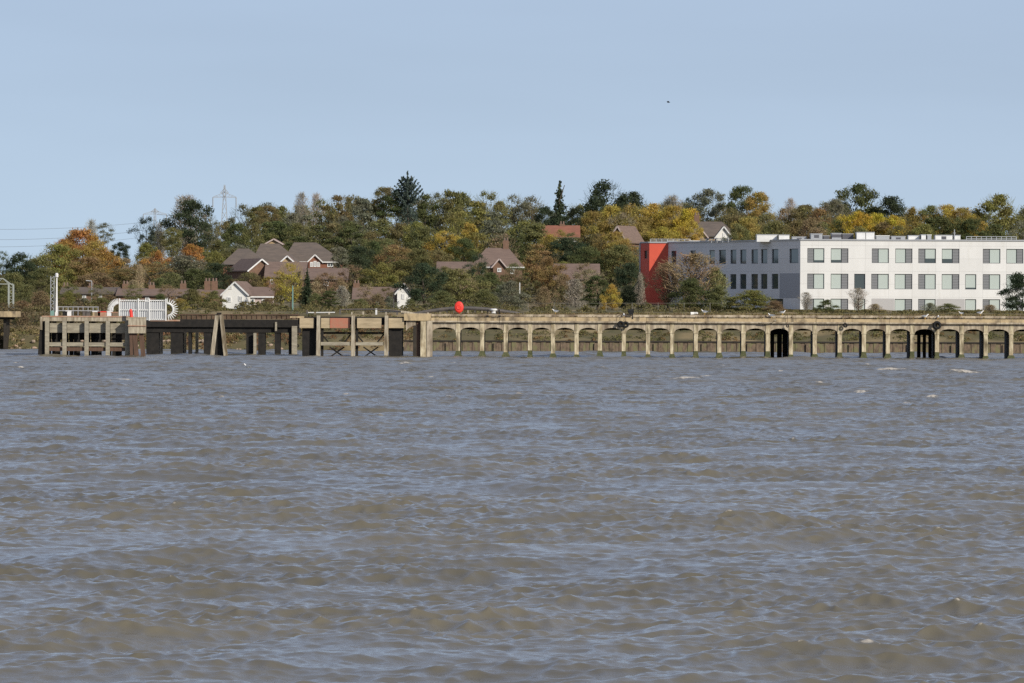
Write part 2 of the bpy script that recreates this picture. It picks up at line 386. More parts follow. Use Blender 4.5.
build_water()

# ------------------------------------------------------------------ the long arcaded concrete jetty
JY = 600.0; DIRX = .0147   # front face distance; the bents run back along (DIRX, 1)
def shear(b, y0=JY):
    b.v = [(x + (y - y0) * DIRX, y, z) for x, y, z in b.v]; return b
PILL = [458,482,506,530,553,576.6,600,624,648,672,695.7,719.2,743.5,767.6,791,815,840,864,888,912.5,937,961.6,986,1011,1035.6,1060,1085,1109]
zt, zc, zl = 4.36, 3.44, 2.98     # deck top, underside of coping, crown of the arches
xa, xb = X(404, JY), X(1121, JY)
jet = empty('jetty', (X(740, JY), JY, 0), 'long arcaded concrete jetty with tan coping beam standing in the river', 'jetty')
rj = random.Random(31); px = 431.0; M['kerb_tan'] = mat('kerb_tan', (.33,.27,.17), .95, (.22,.18,.11), 2.0, .4, col3=(.10,.09,.05), s3=1.2)
zf = 3.98
while px < 1121:
    nx = min(1121, px + rj.uniform(26, 62)); l, r = X(px,JY)+.012, X(nx,JY)-.012; dz = rj.uniform(-.05,.04); dy = rj.uniform(-.03,.03)
    b = Off(); b.box(l, r, JY-.22+dy, JY+.5, zc+.02, zf+dz); shear(b).build('coping_beam', M['tan_concrete'], jet)
    b = Off(); b.box(l, r, JY-.31+dy, JY-.22+dy, zc+.05, zc+.20+rj.uniform(-.02,.02)); shear(b).build('rib_moulding', M['pale_concrete'], jet)
    q = px
    while q < nx-1:
        q2 = min(nx, q + rj.uniform(4, 16)); b = Off(); b.box(X(q,JY), X(q2,JY)-.004, JY+.55+rj.uniform(0,.2), JY+1.2, zc+.3, zt-.03+rj.uniform(-.14,.03)); shear(b).build('kerb', M['kerb_tan'], jet); q = q2
    px = nx
b = Off(); b.box(X(431,JY), xb, JY+.5, JY+8.4, zt-.3, zt-.06); shear(b).build('deck', M['pale_concrete'], jet)
b = Off(); b.box(X(431,JY), xb, JY+7.6, JY+8.2, 2.75, zt-.32); shear(b).build('rear_beam', M['dark_concrete'], jet)
allp = [432.0] + PILL
rng = random.Random(5)
for i in range(len(allp)-1):
    l = X(allp[i], JY) + (.20 if i else .05); r = X(allp[i+1], JY) - .20
    top = zc + .018; sp = 2.58; n = 12; b = Off(); pts = []
    for k in range(n+1):
        t = k/n; pts.append((l + (r-l)*t, sp + (zl - sp) * (1 - (2*t-1)**2)**.62))
    for k in range(n):
        (xA, zA), (xB, zB) = pts[k], pts[k+1]
        f0 = [(xA,JY,zA),(xB,JY,zB),(xB,JY,top),(xA,JY,top)]
        b.poly(f0); b.poly([(p[0], JY+.45, p[2]) for p in f0[::-1]]); b.poly([(xA,JY+.45,zA),(xB,JY+.45,zB),(xB,JY,zB),(xA,JY,zA)])
    shear(b).build('arch', M['pale_concrete'], jet)
for i, px in enumerate(PILL):
    x = X(px, JY) + rng.uniform(-.02, .02)
    b = Off(); b.box(x-.20, x+.20, JY-.05, JY+.44, .1, zc+.016); b.box(x-.24, x+.24, JY-.09, JY-.05, 2.45, 2.62)
    p = shear(b).build('pillar', M['pillar_concrete'], jet)
    b = Off(); b.box(x-.15, x+.15, JY+.46, JY+8.0, -1.2, zt-.33); shear(b).build('bent_wall', M['dark_concrete'], jet)
    hgt = rng.uniform(.3, .75); wd = rng.uniform(.27, .42)
    b = Off(); n0 = 0
    prof = [(wd, -1.3), (wd, .12), (wd*.78, .3), (.215, hgt)]
    for k, (q, z) in enumerate(prof):
        b.v += [(x-q, JY-.06-(q-.2)*.9, z), (x+q, JY-.06-(q-.2)*.9, z), (x+q, JY+.5, z), (x-q, JY+.5, z)]
    for k in range(len(prof)-1):
        for e in range(4): b.f.append((k*4+e, k*4+(e+1)%4, k*4+4+(e+1)%4, k*4+4+e))
    b.f.append(tuple(len(prof)*4-4+e for e in range(4)))
    shear(b).build('footing', M['weed_green'], jet)
for (l, r) in ((769, 789.5), (914.5, 935)):     # the two bays closed behind by crowded dark piles
    for k in range(3):
        px = l + (r-l)*(k+.7)/3.4; x = X(px, JY+5) + rng.uniform(-.1, .1)
        b = Off(); b.tube([(x, JY+5, -1.2), (x, JY+5, 3.1)], rng.uniform(.15,.26), 8); b.build('pile', M['dark_concrete'], jet)
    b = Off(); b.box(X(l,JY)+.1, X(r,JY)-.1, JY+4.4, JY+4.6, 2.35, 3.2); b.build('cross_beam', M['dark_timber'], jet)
# end pier and the single narrow arch beside it
b = Off(); x0, x1 = X(420.5, JY), X(426.5, JY); b.box(x0, x1, JY-.25, JY+1.2, -1.2, 3.55); b.build('end_pier', M['pillar_concrete'], jet)
b = Off(); b.box(X(426.7,JY), X(432,JY)+.04, JY-.32, JY+1.2, -1.2, 3.62); b.build('end_pier', M['pale_concrete'], jet)
b = Off(); b.box(X(404,JY), X(430.8,JY), JY-.18, JY+8, 3.55+.09, zt-.02); b.build('end_beam', M['tan_concrete'], jet)
b = Off(); l, r = X(406,JY), X(415.5,JY); pts = []
for k in range(9):
    t = k/8; pts.append((l+(r-l)*t, 2.6 + .55*(math.sin(t*math.pi/2))**.8))
for k in range(8):
    (xA,zA),(xB,zB) = pts[k], pts[8-(8-k-1)]
    b.poly([(xA,JY+.1,zA),(xB,JY+.1,zB),(xB,JY+.1,3.63),(xA,JY+.1,3.63)])
    b.poly([(xA,JY+.1,zA),(xA,JY+.6,zA),(xB,JY+.6,zB),(xB,JY+.1,zB)])
b.build('arch', M['pale_concrete'], jet)
b = Off(); b.box(X(413,JY), X(416.5,JY), JY+.15, JY+7, -1.2, 3.6); b.build('bent_wall', M['dark_concrete'], jet)
b = Off(); b.box(X(416.6,JY), X(420.3,JY), JY+.2, JY+.9, -1.2, 3.6); b.build('pillar', M['brown_timber'], jet)
# dry weeds along the deck edge
def tufts(name, x0, x1, y0, y1, zf, n, h, mat_, col, kind='stuff', lean=.4, wd=.05, seed=1):
    r = random.Random(seed); b = MB()
    for _ in range(n):
        x = r.uniform(x0, x1); y = r.uniform(y0, y1); z = zf(x, y); hh = h*r.uniform(.4, 1.25); a = r.uniform(0, 6.28); w_ = wd*r.uniform(.6, 1.6)
        dx, dy = math.cos(a)*w_, math.sin(a)*w_; lx, ly = r.uniform(-lean, lean)*hh, r.uniform(-lean, lean)*hh
        b.poly([(x-dx,y-dy,z-.03),(x+dx,y+dy,z-.03),(x+dx*.4+lx,y+dy*.4+ly,z+hh),(x-dx*.4+lx,y-dy*.4+ly,z+hh)])
    o = b.build(name, mat_); o.color = (*col, 1); return tag(o, kind=kind)
tufts('dry_grass', X(432,JY), X(1100,JY), JY+.35, JY+6, lambda x,y: zf-.02 if y < JY+.55 else zt-.12, 9000, .2, M['leaf'], (.20,.15,.075), wd=.06)

# ------------------------------------------------------------------ timber landing section with braced piles
TY = 600.0
lt = empty('timber_landing', (X(350,TY), TY, 0), 'timber landing stage with three pale piles, crossed braces and a red faced beam', 'landing stage')
b = Off(); b.box(X(298,TY), X(405,TY), TY+.35, TY+7.5, 3.2, 3.98); b.build('deck', M['dark_timber'], lt)
for l, r, m in ((299.5,314,'tan_timber'),(321,329.5,'tan_timber'),(330,350,'red_timber'),(357,381.5,'tan_timber'),(388.5,404,'tan_timber')):
    b = Off(); b.box(X(l,TY), X(r,TY), TY+.05, TY+.34, Z(l,328,TY), Z(l,318,TY)); o = b.build('face_beam', M[m], lt)
    if m == 'red_timber': o['label'] = 'faded red panel'
for px in (318.3, 353, 386.3):
    b = Off(); x = X(px,TY); b.bar((x,TY-.18,-1.3), (x+.02,TY-.18,Z(px,315.5,TY)), .42, .42, w2=.34, h2=.36); b.build('pile', M['pale_timber'], lt)
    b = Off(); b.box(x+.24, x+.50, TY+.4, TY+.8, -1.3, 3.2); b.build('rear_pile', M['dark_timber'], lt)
for l, r in ((320.8,350.6),(355.6,383.6)):
    b = Off(); b.box(X(l,TY), X(r,TY), TY-.2, TY+.05, Z(l,345.3,TY), Z(l,342,TY)); b.build('waling', M['olive_timber'], lt)
    for s in (-1, 1):
        c = (l+r)/2 + 1
        for (pa, ya, pb, yb_) in ((c-s*7.5, 347, c+s*7.5, 357.5),):
            b = Off(); b.bar((X(pa,TY),TY+1.0+.2*s,Z(pa,ya,TY)), (X(pb,TY),TY+1.0+.2*s,Z(pb,yb_,TY)), .13, .13); b.build('brace', M['dark_timber'], lt)
    for (pa, ya, pb, yb_) in ((l-1, 333, l+7, 342), (r, 334, r-7, 343)):
        b = Off(); b.bar((X(pa,TY),TY+1.4,Z(pa,ya,TY)), (X(pb,TY),TY+1.4,Z(pb,yb_,TY)), .14, .14); b.build('brace', M['dark_timber'], lt)
    b = Off(); b.box(X(l,TY), X(r,TY), TY+1.2, TY+1.4, Z(l,334,TY), Z(l,332,TY)); b.build('cross_beam', M['dark_timber'], lt)
for l, r in ((302,315.5),(389.5,402)):
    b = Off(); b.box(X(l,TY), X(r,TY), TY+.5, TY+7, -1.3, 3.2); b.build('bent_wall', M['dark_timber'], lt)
b = Off(); b.box(X(290,TY), X(304,TY), TY+.1, TY+.4, Z(295,317.8,TY), Z(295,316.3,TY)); b.build('edge_board', M['tan_concrete'], lt)

# ------------------------------------------------------------------ dark approach deck
AY = 622.0
ap = empty('approach_deck', (X(225,AY), AY, 0), 'black tarred approach deck on dark piers between the dolphin and landing stage', 'deck')
def zA(px, py): return Z(px, py, AY)
b = Off(); b.box(X(143,AY), X(299,AY), AY, AY+6, zA(200,327), zA(200,319.5)); b.build('deck', M['dark_timber'], ap)
b = Off(); b.box(X(143,AY), X(299,AY), AY+.3, AY+5.6, zA(200,332.5), zA(200,327)+.003); b.build('girder', M['dark_timber'], ap)
b = Off(); b.box(X(150,AY), X(180,AY), AY-.06, AY-.003, zA(165,321.2), zA(165,319.6)); b.build('edge_board', M['rust_edge'], ap)
for l, r in ((146,158.5),(170.5,182.5),(188,191),(203.5,211),(246,253.5),(258,265),(274.5,280),(288.5,293)):
    b = Off(); b.box(X(l,AY), X(r,AY), AY+.4, AY+2.6, -1.3, zA(l,332.5)+.02); b.build('pier', M['dark_timber'], ap)
for px in (161.3, 184.8, 197):
    b = Off(); x = X(px, AY+8); b.tube([(x, AY+8, -1.3), (x, AY+8, 2.4)], .17, 8); b.build('rear_pile', M['tan_timber'], ap)
for px, h in ((255,333),(294.5,326)):
    b = Off(); x = X(px, AY); b.bar((x,AY-.1,-1.3),(x,AY-.1,zA(px,h)), .3 if px<290 else .55, .3); b.build('pile', M['olive_timber'], ap)
b = Off(); b.bar((X(276,AY),AY-.1,zA(276,331)),(X(276,AY),AY-.1,zA(276,322)), .2,.2); b.build('pile', M['olive_timber'], ap)
for k in range(4):
    py = 334 + k*6; s = 1 if k % 2 else -1
    b = Off(); b.bar((X(289.5 if s>0 else 299,AY),AY+.1,zA(294,py)),(X(299 if s>0 else 289.5,AY),AY+.1,zA(294,py+5.5)),.14,.12); b.build('brace', M['dark_timber'], ap)
b = Off()
for px in range(152, 300, 5): b.box(X(px,AY+5.5)-.03, X(px,AY+5.5)+.03, AY+5.5, AY+5.56, zA(px,319.4), zA(px,314.2))
b.box(X(150,AY+5.5), X(299,AY+5.5), AY+5.49, AY+5.47, zA(225,315), zA(225,314.2))
for k in range(120):
    px = 180 + k; b.box(X(px,AY+5.6), X(px+.7,AY+5.6), AY+5.62, AY+5.66, zA(px,319.4), zA(px, 314.6+.5*math.sin(k*1.7)))
b.build('fence_board', M['brown_timber'], ap)

# leaning pair of fender piles
VY = 601.0
vf = empty('fender_piles', (X(218.5,VY), VY, 0), 'pale leaning piles joined at the top like an inverted letter V', 'fender')
vf.name = 'leaning_fender'
for (pa, pb) in ((211, 217), (227, 221)):
    b = Off(); b.bar((X(pa,VY),VY,-1.0),(X(pb,VY),VY+.25,Z(218,314.5,VY)),.42,.42,up=(0,1,0),w2=.36,h2=.36); b.build('pile', M['pale_timber'], vf)
b = Off(); b.bar((X(216.8,VY),VY+.9,-1),(X(218.4,VY),VY+.6,Z(218,316,VY)),.55,.5); b.build('rear_pile', M['dark_timber'], vf)
b = Off(); b.bar((X(222.5,VY),VY+.9,-1),(X(219.6,VY),VY+.6,Z(218,316,VY)),.55,.5); b.build('rear_pile', M['dark_timber'], vf)
b = Off(); b.box(X(216.6,VY), X(221,VY), VY-.1, VY+.9, Z(218,314.3,VY), Z(218,312.6,VY)); b.build('pile_cap', M['dark_timber'], vf)

# ------------------------------------------------------------------ timber dolphin with deck
DY = 593.0
def zD(py, px=87): return Z(px, py, DY)
dl = empty('mooring_dolphin', (X(86,DY), DY, 0), 'square timber mooring dolphin of five pale piles with a rusty deck edge', 'dolphin')
b = Off(); b.box(X(40.5,DY), X(129,DY), DY-.02, DY+9, zD(321.2), zD(317.2)); b.build('deck', M['pale_timber'], dl)
b = Off(); b.box(X(42,DY), X(128,DY), DY-.06, DY+8.8, zD(317.2)+.003, zD(315.9)); b.build('edge_board', M['rust_edge'], dl)
PX5 = (47.3, 64.7, 86.8, 108, 127.3)
for px in PX5:
    b = Off(); x = X(px,DY); b.box(x-.2, x+.2, DY-.42, DY-.03, -1.3, zD(320.6)); b.build('pile', M['olive_timber'], dl)
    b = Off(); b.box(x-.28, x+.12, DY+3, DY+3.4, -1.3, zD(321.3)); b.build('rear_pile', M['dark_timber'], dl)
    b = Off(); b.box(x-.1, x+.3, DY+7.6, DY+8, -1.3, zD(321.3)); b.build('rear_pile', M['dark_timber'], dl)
for a, c in zip(PX5, PX5[1:]):
    l, r = X(a,DY)+.21, X(c,DY)-.21
    b = Off(); b.box(l, r, DY+.25, DY+.6, zD(332.8), zD(323.2)); b.build('panel', M['olive_timber'], dl)
    b = Off(); b.box(l, r, DY-.25, DY+.05, zD(346.3), zD(342.4)); b.build('waling', M['olive_timber'], dl)
    b = Off(); b.box(l, r, DY-.1, DY+.15, zD(351), zD(347.3)); b.build('waling', M['brown_timber'], dl)
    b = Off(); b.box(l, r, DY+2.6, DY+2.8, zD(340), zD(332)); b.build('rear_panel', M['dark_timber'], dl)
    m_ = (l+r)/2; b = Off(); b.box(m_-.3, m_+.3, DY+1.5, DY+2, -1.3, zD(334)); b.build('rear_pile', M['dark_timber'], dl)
b = Off(); b.bar((X(39.5,DY),DY+.3,-1.0),(X(43,DY),DY+.3,zD(319)),.5,.6); b.build('raking_pile', M['dark_timber'], dl)
b = Off(); b.bar((X(42.5,DY),DY+.1,-1.0),(X(45,DY),DY+.3,zD(321)),.3,.3); b.build('raking_pile', M['dark_timber'], dl)
b = Off(); b.box(X(40,DY), X(42.3,DY), DY-.2, DY+.5, zD(330), zD(316.8)); b.build('corner_post', M['pale_timber'], dl)

fb = empty('fender_block', (X(138,DY), DY-1.2, 0), 'boxy pale timber fender carried on two brown leaning piles', 'fender')
b = Off(); b.box(X(129.3,DY), X(146.5,DY), DY-1.4, DY-.5, zD(333), zD(317.6)); b.build('block', M['pale_timber'], fb)
b = Off(); b.box(X(128.7,DY), X(147,DY), DY-1.5, DY-1.403, zD(326), zD(325.2)); b.build('iron_strap', M['rust_edge'], fb)
b = Off(); b.box(X(129,DY), X(146.8,DY), DY-1.45, DY-.45, zD(317.6)+.003, zD(317)); b.build('top_board', M['tan_timber'], fb)
for pa, pb, w_ in ((138.2,135.2,.42),(145,141.8,.42),(133,131.5,.3)):
    b = Off(); b.bar((X(pa,DY),DY-.9,-1.0),(X(pb,DY),DY-.9,zD(332.9)),w_,.4); b.build('raking_pile', M['brown_timber'], fb)

# things on the dolphin
def on_dolphin(): return zD(315.9)
zd = on_dolphin()
# lattice mast and slim white pole
yy = DY + 3
lm = empty('lattice_mast', (X(52.3,yy), yy, zd), 'grey lattice mast on the dolphin beside a slim white pole', 'mast')
top = Z(52,276,yy); hw = .17
b = Off()
for sx in (-1,1):
    for sy in (-1,1): b.bar((X(52.3,yy)+sx*hw, yy+sy*hw, zd), (X(52.3,yy)+sx*hw, yy+sy*hw, top), .05)
b.build('upright', M['galv'], lm)
b = Off(); nz = 12
for k in range(nz):
    za, zb = zd+(top-zd)*k/nz, zd+(top-zd)*(k+1)/nz; s = 1 if k%2 else -1
    for sy in (-1,1): b.bar((X(52.3,yy)-s*hw, yy+sy*hw, za),(X(52.3,yy)+s*hw, yy+sy*hw, zb),.035)
b.build('lattice', M['galv'], lm)
b = Off(); b.box(X(50.5,yy), X(54.2,yy), yy-.3, yy+.3, zd, zd+.5); b.build('base_box', M['copper_green'], lm)
wp = empty('light_pole', (X(56.3,yy), yy, zd), 'slim white pole with a small lamp head beside the lattice mast', 'pole')
b = Off(); b.tube([(X(56.3,yy),yy,zd),(X(56.5,yy),yy,Z(56,277.5,yy))],.13,8,.07); b.build('post', M['white_paint'], wp)
b = Off(); b.lathe([(.1,0),(.17,.05),(.17,.35),(.06,.45)], (X(56.5,yy),yy,Z(56,277.5,yy))); b.build('lamp', M['white_paint'], wp)
b = Off(); b.box(X(55,yy), X(57.6,yy), yy-.2, yy+.2, zd, zd+.35); b.build('base_box', M['white_paint'], wp)
def crate(px, w_, h, m, label, lidm=None, y=DY+1.2, name='crate', cat='box'):
    o = empty(name, (X(px,y), y, zd), label, cat)
    b = Off(); b.box(X(px,y)-w_/2, X(px,y)+w_/2, y-.3, y+.3, zd, zd+h*.8); b.build('body', M[m], o)
    b = Off(); b.box(X(px,y)-w_/2-.03, X(px,y)+w_/2+.03, y-.33, y+.33, zd+h*.8+.002, zd+h); b.build('lid', M[lidm or m], o); return o
crate(68.6, .5, .52, 'white_paint', 'small white tank on the dolphin deck next to a black box', name='storage_tank', cat='tank')
crate(65, .45, .45, 'rubber', 'small black box on the dolphin deck against the white tank')
crate(84.5, .35, .5, 'dark_steel', 'dark steel bollard box on the dolphin between white tank and barriers', name='winch_box')
crate(88, .45, .42, 'dark_steel', 'low dark steel box on the dolphin just before the barriers', name='winch_box')
for k, (px, w_, h, ma, mb_, lab) in enumerate(((96.5,.75,.48,'tan_concrete','white_paint','pale tan box, first of the row of barriers on the dolphin'),
        (102.5,.9,.46,'rust_edge','red_paint','low barrier with a red lid on the dolphin deck'),(109.5,.55,.5,'white_paint','white_paint','white block between the red lidded barrier and the fence'),
        (114.5,.6,.4,'pale_concrete','rust_edge','low pale block nearest the white fence on the dolphin'))):
    crate(px, w_, h, ma, lab, mb_, name='barrier', cat='barrier')
rp = empty('red_post', (X(131.4,DY), DY-.9, zD(317)), 'short red post leaning on top of the timber fender block', 'post')
b = Off(); b.tube([(X(131.8,DY),DY-.9,zD(317)),(X(131.2,DY),DY-.9,zD(310.5))],.16,8); b.build('shaft', M['red_paint'], rp)
b = Off(); b.lathe([(.16,0),(.13,.1),(.04,.16)],(X(131.2,DY),DY-.9,zD(310.5))); b.build('cap', M['red_paint'], rp)
# railing on the back of the dolphin
yy = DY + 8.4
rl = empty('safety_railing', (X(78,yy), yy, zd), 'thin dark railing along the back of the dolphin', 'railing')
for k in range(9):
    px = 58 + k*5; b = Off(); b.box(X(px,yy)-.03, X(px,yy)+.03, yy-.03, yy+.03, zd, Z(px,306.8,yy)); b.build('post', M['galv'], rl)
for py in (306.8, 310.6):
    b = Off(); b.box(X(57.5,yy), X(98.5,yy), yy-.045, yy-.031, Z(78,py+.4,yy), Z(78,py-.3,yy)); b.build('rail', M['galv'], rl)

M['mesh_grey'] = mat('mesh_grey', (.50,.51,.52), .7)
# white security fence with spiked fans at the ends
SY = 606.0
sf = empty('security_fence', (X(143,SY), SY, Z(143,320.5,SY)), 'white railed security fence with spiked fan guards at both ends', 'fence')
zb, ztop = Z(143,320.5,SY), Z(143,299.2,SY)
for px in (119.5, 138.3, 149.3, 165.8):
    b = Off(); b.box(X(px,SY)-.07, X(px,SY)+.07, SY-.08, SY+.06, zb, ztop+.06); b.build('post', M['white_paint'], sf)
for l, r in ((119.5,138.3),(138.3,149.3),(149.3,165.8)):
    b = Off(); n = int((X(r,SY)-X(l,SY))/.2)
    for k in range(1, n): xx = X(l,SY) + (X(r,SY)-X(l,SY))*k/n; b.box(xx-.022, xx+.022, SY-.02, SY+.02, zb+.1, ztop-.05)
    b.build('bar_grille', M['white_paint'], sf)
    for z_ in (zb+.12, (zb+ztop)/2, ztop-.12):
        b = Off(); b.box(X(l,SY)+.071, X(r,SY)-.071, SY+.022, SY+.06, z_-.05, z_+.05); b.build('rail', M['white_paint'], sf)
b = Off(); b.box(X(119.5,SY), X(165.8,SY), SY+.2, SY+.24, zb, ztop-.25); b.build('mesh_panel', M['mesh_grey'], sf)
for px, a0, a1 in ((167, -80, 88), (118.5, 95, 190)):
    cx, cz = X(px,SY), Z(px,309.5,SY); b = Off(); R1, R2 = .55, 1.12
    for k in range(13):
        t = math.radians(a0 + (a1-a0)*k/12)
        b.bar((cx+.6*math.cos(t),SY-.1,cz+.6*math.sin(t)),(cx+R2*math.cos(t),SY-.1,cz+R2*math.sin(t)),.13,.05,up=(0,1,0),w2=.05)
    b.build('spike', M['white_paint'], sf)
    b = Off(); b.tube([(cx+.62*math.cos(math.radians(a0+(a1-a0)*k/12)),SY-.1,cz+.62*math.sin(math.radians(a0+(a1-a0)*k/12))) for k in range(13)],.09,6); b.build('fan_hoop', M['white_paint'], sf)

# ------------------------------------------------------------------ railings, footbridge, lifebuoy, mooring gear on the jetty
RY = 603.0
hr = empty('handrail', (X(355,RY), RY, zt), 'weathered handrail with pale posts along the timber landing stage', 'railing')
rp_ = [(303,313.2),(337,313),(340,309.6),(360,309.3),(376,309.3),(395,310.5),(407,312.5),(415,314)]
b = Off(); b.tube([at(308,312.6,RY), at(335,312.4,RY)], .055, 6); b.build('rail', M['white_paint'], hr)
b = Off(); b.tube([at(p,q,RY) for p,q in rp_[2:]], .085, 6); b.build('rail', M['dark_steel'], hr)
for px, t_, m in ((307,310,'dark_steel'),(315,312,'pale_timber'),(329,312.5,'pale_timber'),(340,309.5,'dark_steel'),(352,312,'pale_timber'),(363,311.5,'pale_timber'),(376.2,308.5,'white_paint'),(386,312,'pale_timber'),(397,312,'dark_steel'),(405,312.5,'dark_steel')):
    b = Off(); b.box(X(px,RY)-.09, X(px,RY)+.09, RY-.06, RY+.06, zt-.15, Z(px,t_,RY)); b.build('post', M[m], hr)
b = Off(); b.tube([at(380,311.5,RY+.2), at(400,312,RY+.2), at(412,314,RY+.2)], .05, 6); b.build('rail', M['galv'], hr)
pe = empty('pipe_bend', (X(412,RY-1.4), RY-1.4, zt), 'thick pale pipe bending down on the jetty end beside the pier', 'pipe')
b = Off(); b.tube([at(401,312.2,RY-1.4), at(408,313,RY-1.4), at(416,314.9,RY-1.4), at(428,315,RY-1.4)], .17, 10); b.build('pipe', M['pale_timber'], pe)
b = Off(); b.lathe([(.25,-.08),(.25,.08)], at(428,315,RY-1.4), 12, 'x'); b.build('flange', M['pale_concrete'], pe)
b = Off(); b.box(X(412,RY)-.1, X(412,RY)+.1, RY-1.5, RY-1.3, zt-.15, zt+.02); b.build('support', M['dark_steel'], pe)
fbz = empty('humped_footbridge', (X(470,RY), RY, zt), 'low humped gangway with a dark curved rail rising over the jetty', 'footbridge')
arc = [at(412+112*k/16, 314.8 - 6.6*math.sin(math.pi*(k/16)**.93), RY) for k in range(17)]
b = Off(); b.tube(arc, .19, 8); b.build('rail', M['dark_steel'], fbz)
b = Off(); b.tube([Vector((p.x, RY+1.6, p.z)) for p in arc], .09, 8); b.build('rail', M['dark_steel'], fbz)
b = Off()
for k in range(16):
    p, q = arc[k], arc[k+1]; d = .42
    b.poly([(p.x,RY-.02,max(zt-.05,p.z-d)),(q.x,RY-.02,max(zt-.05,q.z-d)),(q.x,RY+1.5,max(zt-.05,q.z-d)),(p.x,RY+1.5,max(zt-.05,p.z-d))])
    b.poly([(p.x,RY-.02,max(zt-.12,p.z-d-.08)),(q.x,RY-.02,max(zt-.12,q.z-d-.08)),(q.x,RY-.02,max(zt-.05,q.z-d)),(p.x,RY-.02,max(zt-.05,p.z-d))])
b.build('walkway', M['dark_steel'], fbz)
for k in range(1, 16):
    p = arc[k]; b = Off(); b.box(p.x-.06, p.x+.06, RY-.04, RY+.04, zt-.1, p.z); b.build('baluster', M['pale_timber' if k % 3 else 'dark_steel'], fbz)
LY = 601.6
lb = empty('lifebuoy_stand', (X(459,LY), LY, zt), 'round red lifebuoy housing on a post by the humped footbridge', 'lifebuoy')
b = Off(); b.box(X(459,LY)-.09, X(459,LY)+.09, LY-.05, LY+.05, zt-.1, Z(459,311,LY)); b.build('post', M['red_paint'], lb)
c = at(459, 307.2, LY); b = Off(); b.v = []; prof = [(.0,-.16),(.30,-.2),(.44,-.16),(.46,-.05),(.46,.06)]
b.lathe([(max(r,.01), y) for r, y in prof], (0,0,0), 20, 'y'); b.v = [(c.x+x, c.y+y, c.z+z*1.28) for x,y,z in b.v]; b.build('housing', M['red_paint'], lb, smooth=True)
b = Off(); b.lathe([(.16,-.23),(.2,-.25),(.24,-.23),(.24,-.19)], (c.x,c.y,c.z), 16, 'y'); b.build('ring_rib', M['red_paint'], lb)
BY = 601.2
mb = empty('mooring_bollard', (X(493.5,BY), BY, zt), 'white capped mooring bollard between two dark stanchions on the jetty', 'bollard')
b = Off(); b.lathe([(.30,0),(.26,.1),(.2,.2),(.22,.32),(.36,.40),(.36,.52),(.2,.56)], (X(493.5,BY),BY,zt-.06), 14); b.build('drum', M['white_paint'], mb, smooth=True)
for px in (487.3, 499.5):
    b = Off(); b.bar((X(px,BY),BY-.3,zt-.35),(X(px+(.6 if px<490 else -.6),BY),BY-.3,zt+.42),.16,.14); b.build('stanchion', M['rubber'], mb)
    b = Off(); b.box(X(px-1.2,BY), X(px+1.2,BY), BY-.95, BY-.86, zt-.42, zt-.18); b.build('fender_pad', M['rubber'], mb)
b = Off(); b.bar((X(487.3,BY),BY-.45,zt+.02),(X(499.5,BY),BY-.45,zt+.04),.06,.06); b.build('rail', M['rubber'], mb)

# tyres and hanging gear on the face of the jetty
def torus(b, c, R, r, seg=18, k=8):
    n0 = len(b.v)
    for i in range(seg):
        t = 2*math.pi*i/seg
        for j in range(k):
            p = 2*math.pi*j/k; q = R + r*math.cos(p); b.v.append((c[0]+q*math.cos(t), c[1]+r*1.3*math.sin(p), c[2]+q*math.sin(t)))
    for i in range(seg):
        for j in range(k):
            b.f.append((n0+i*k+j, n0+i*k+(j+1)%k, n0+((i+1)%seg)*k+(j+1)%k, n0+((i+1)%seg)*k+j))
def tyre(px, py, R, label):
    c = at(px, py, JY-.5); o = empty('tyre_fender', c, label, 'tyre', 'tyres hung on the jetty face')
    b = Off(); torus(b, c, R*.68, R*.32); b.build('tyre', M['rubber'], o, smooth=True)
    b = Off(); b.tube([c+Vector((0,0,R*.6)), Vector((c.x, c.y+.15, zt-.02)), Vector((c.x, c.y+.9, zt+.0))], .03, 5); b.build('rope', M['brown_timber'], o)
tyre(937, 325.3, .44, 'big black tyre hung below the deck edge beside a dark bay')
tyre(845.3, 325.3, .24, 'small black tyre hung on the jetty face far from the big one')
tyre(620.8, 324.2, .34, 'black tyre in a hanging bunch, the one beside the steel bracket')
tyre(625.6, 324.6, .34, 'black tyre in a hanging bunch, under the perched gull')
tyre(787.5, 326, .16, 'tiny black tyre ring by the first dark bay of the arcade')
br = empty('winch_bracket', at(631,317,JY+.2), 'small dark steel winch bracket on the deck edge by the hanging tyres', 'winch')
c = at(631, 316, JY+.2)
b = Off(); b.box(c.x-.22, c.x+.22, c.y-.2, c.y+.2, zt-.05, zt+.3); b.build('body', M['rubber'], br)
b = Off(); b.lathe([(.2,-.3),(.2,.3)], (c.x, c.y, zt+.32), 10, 'x'); b.build('drum', M['rubber'], br)
b = Off(); b.bar((c.x+.15,c.y-.5,zt-.45),(c.x+.15,c.y-.1,zt+.1),.1,.1); b.build('arm', M['rubber'], br)
pp = empty('broken_pipe', at(765,323,JY-.3), 'thin rusty pipe clipped under the coping beside the first dark bay', 'pipe')
b = Off(); b.tube([at(759,322.8,JY-.36), at(766,323.4,JY-.36), at(772,322.6,JY-.36), at(776,320,JY-.36)], .05, 6); b.build('pipe', M['pale_timber'], pp)
lg = empty('driftwood_log', at(694,316,JY+.6), 'pale driftwood log lying on the jetty deck before the brown bare tree', 'log')
b = Off(); b.tube([Vector((X(690.5,JY+.6),JY+.6,zt+.08)), Vector((X(694,JY+.6),JY+.65,zt+.1)), Vector((X(697.5,JY+.6),JY+.5,zt+.12))], .15, 8, .1); b.build('log', M['white_render'], lg)

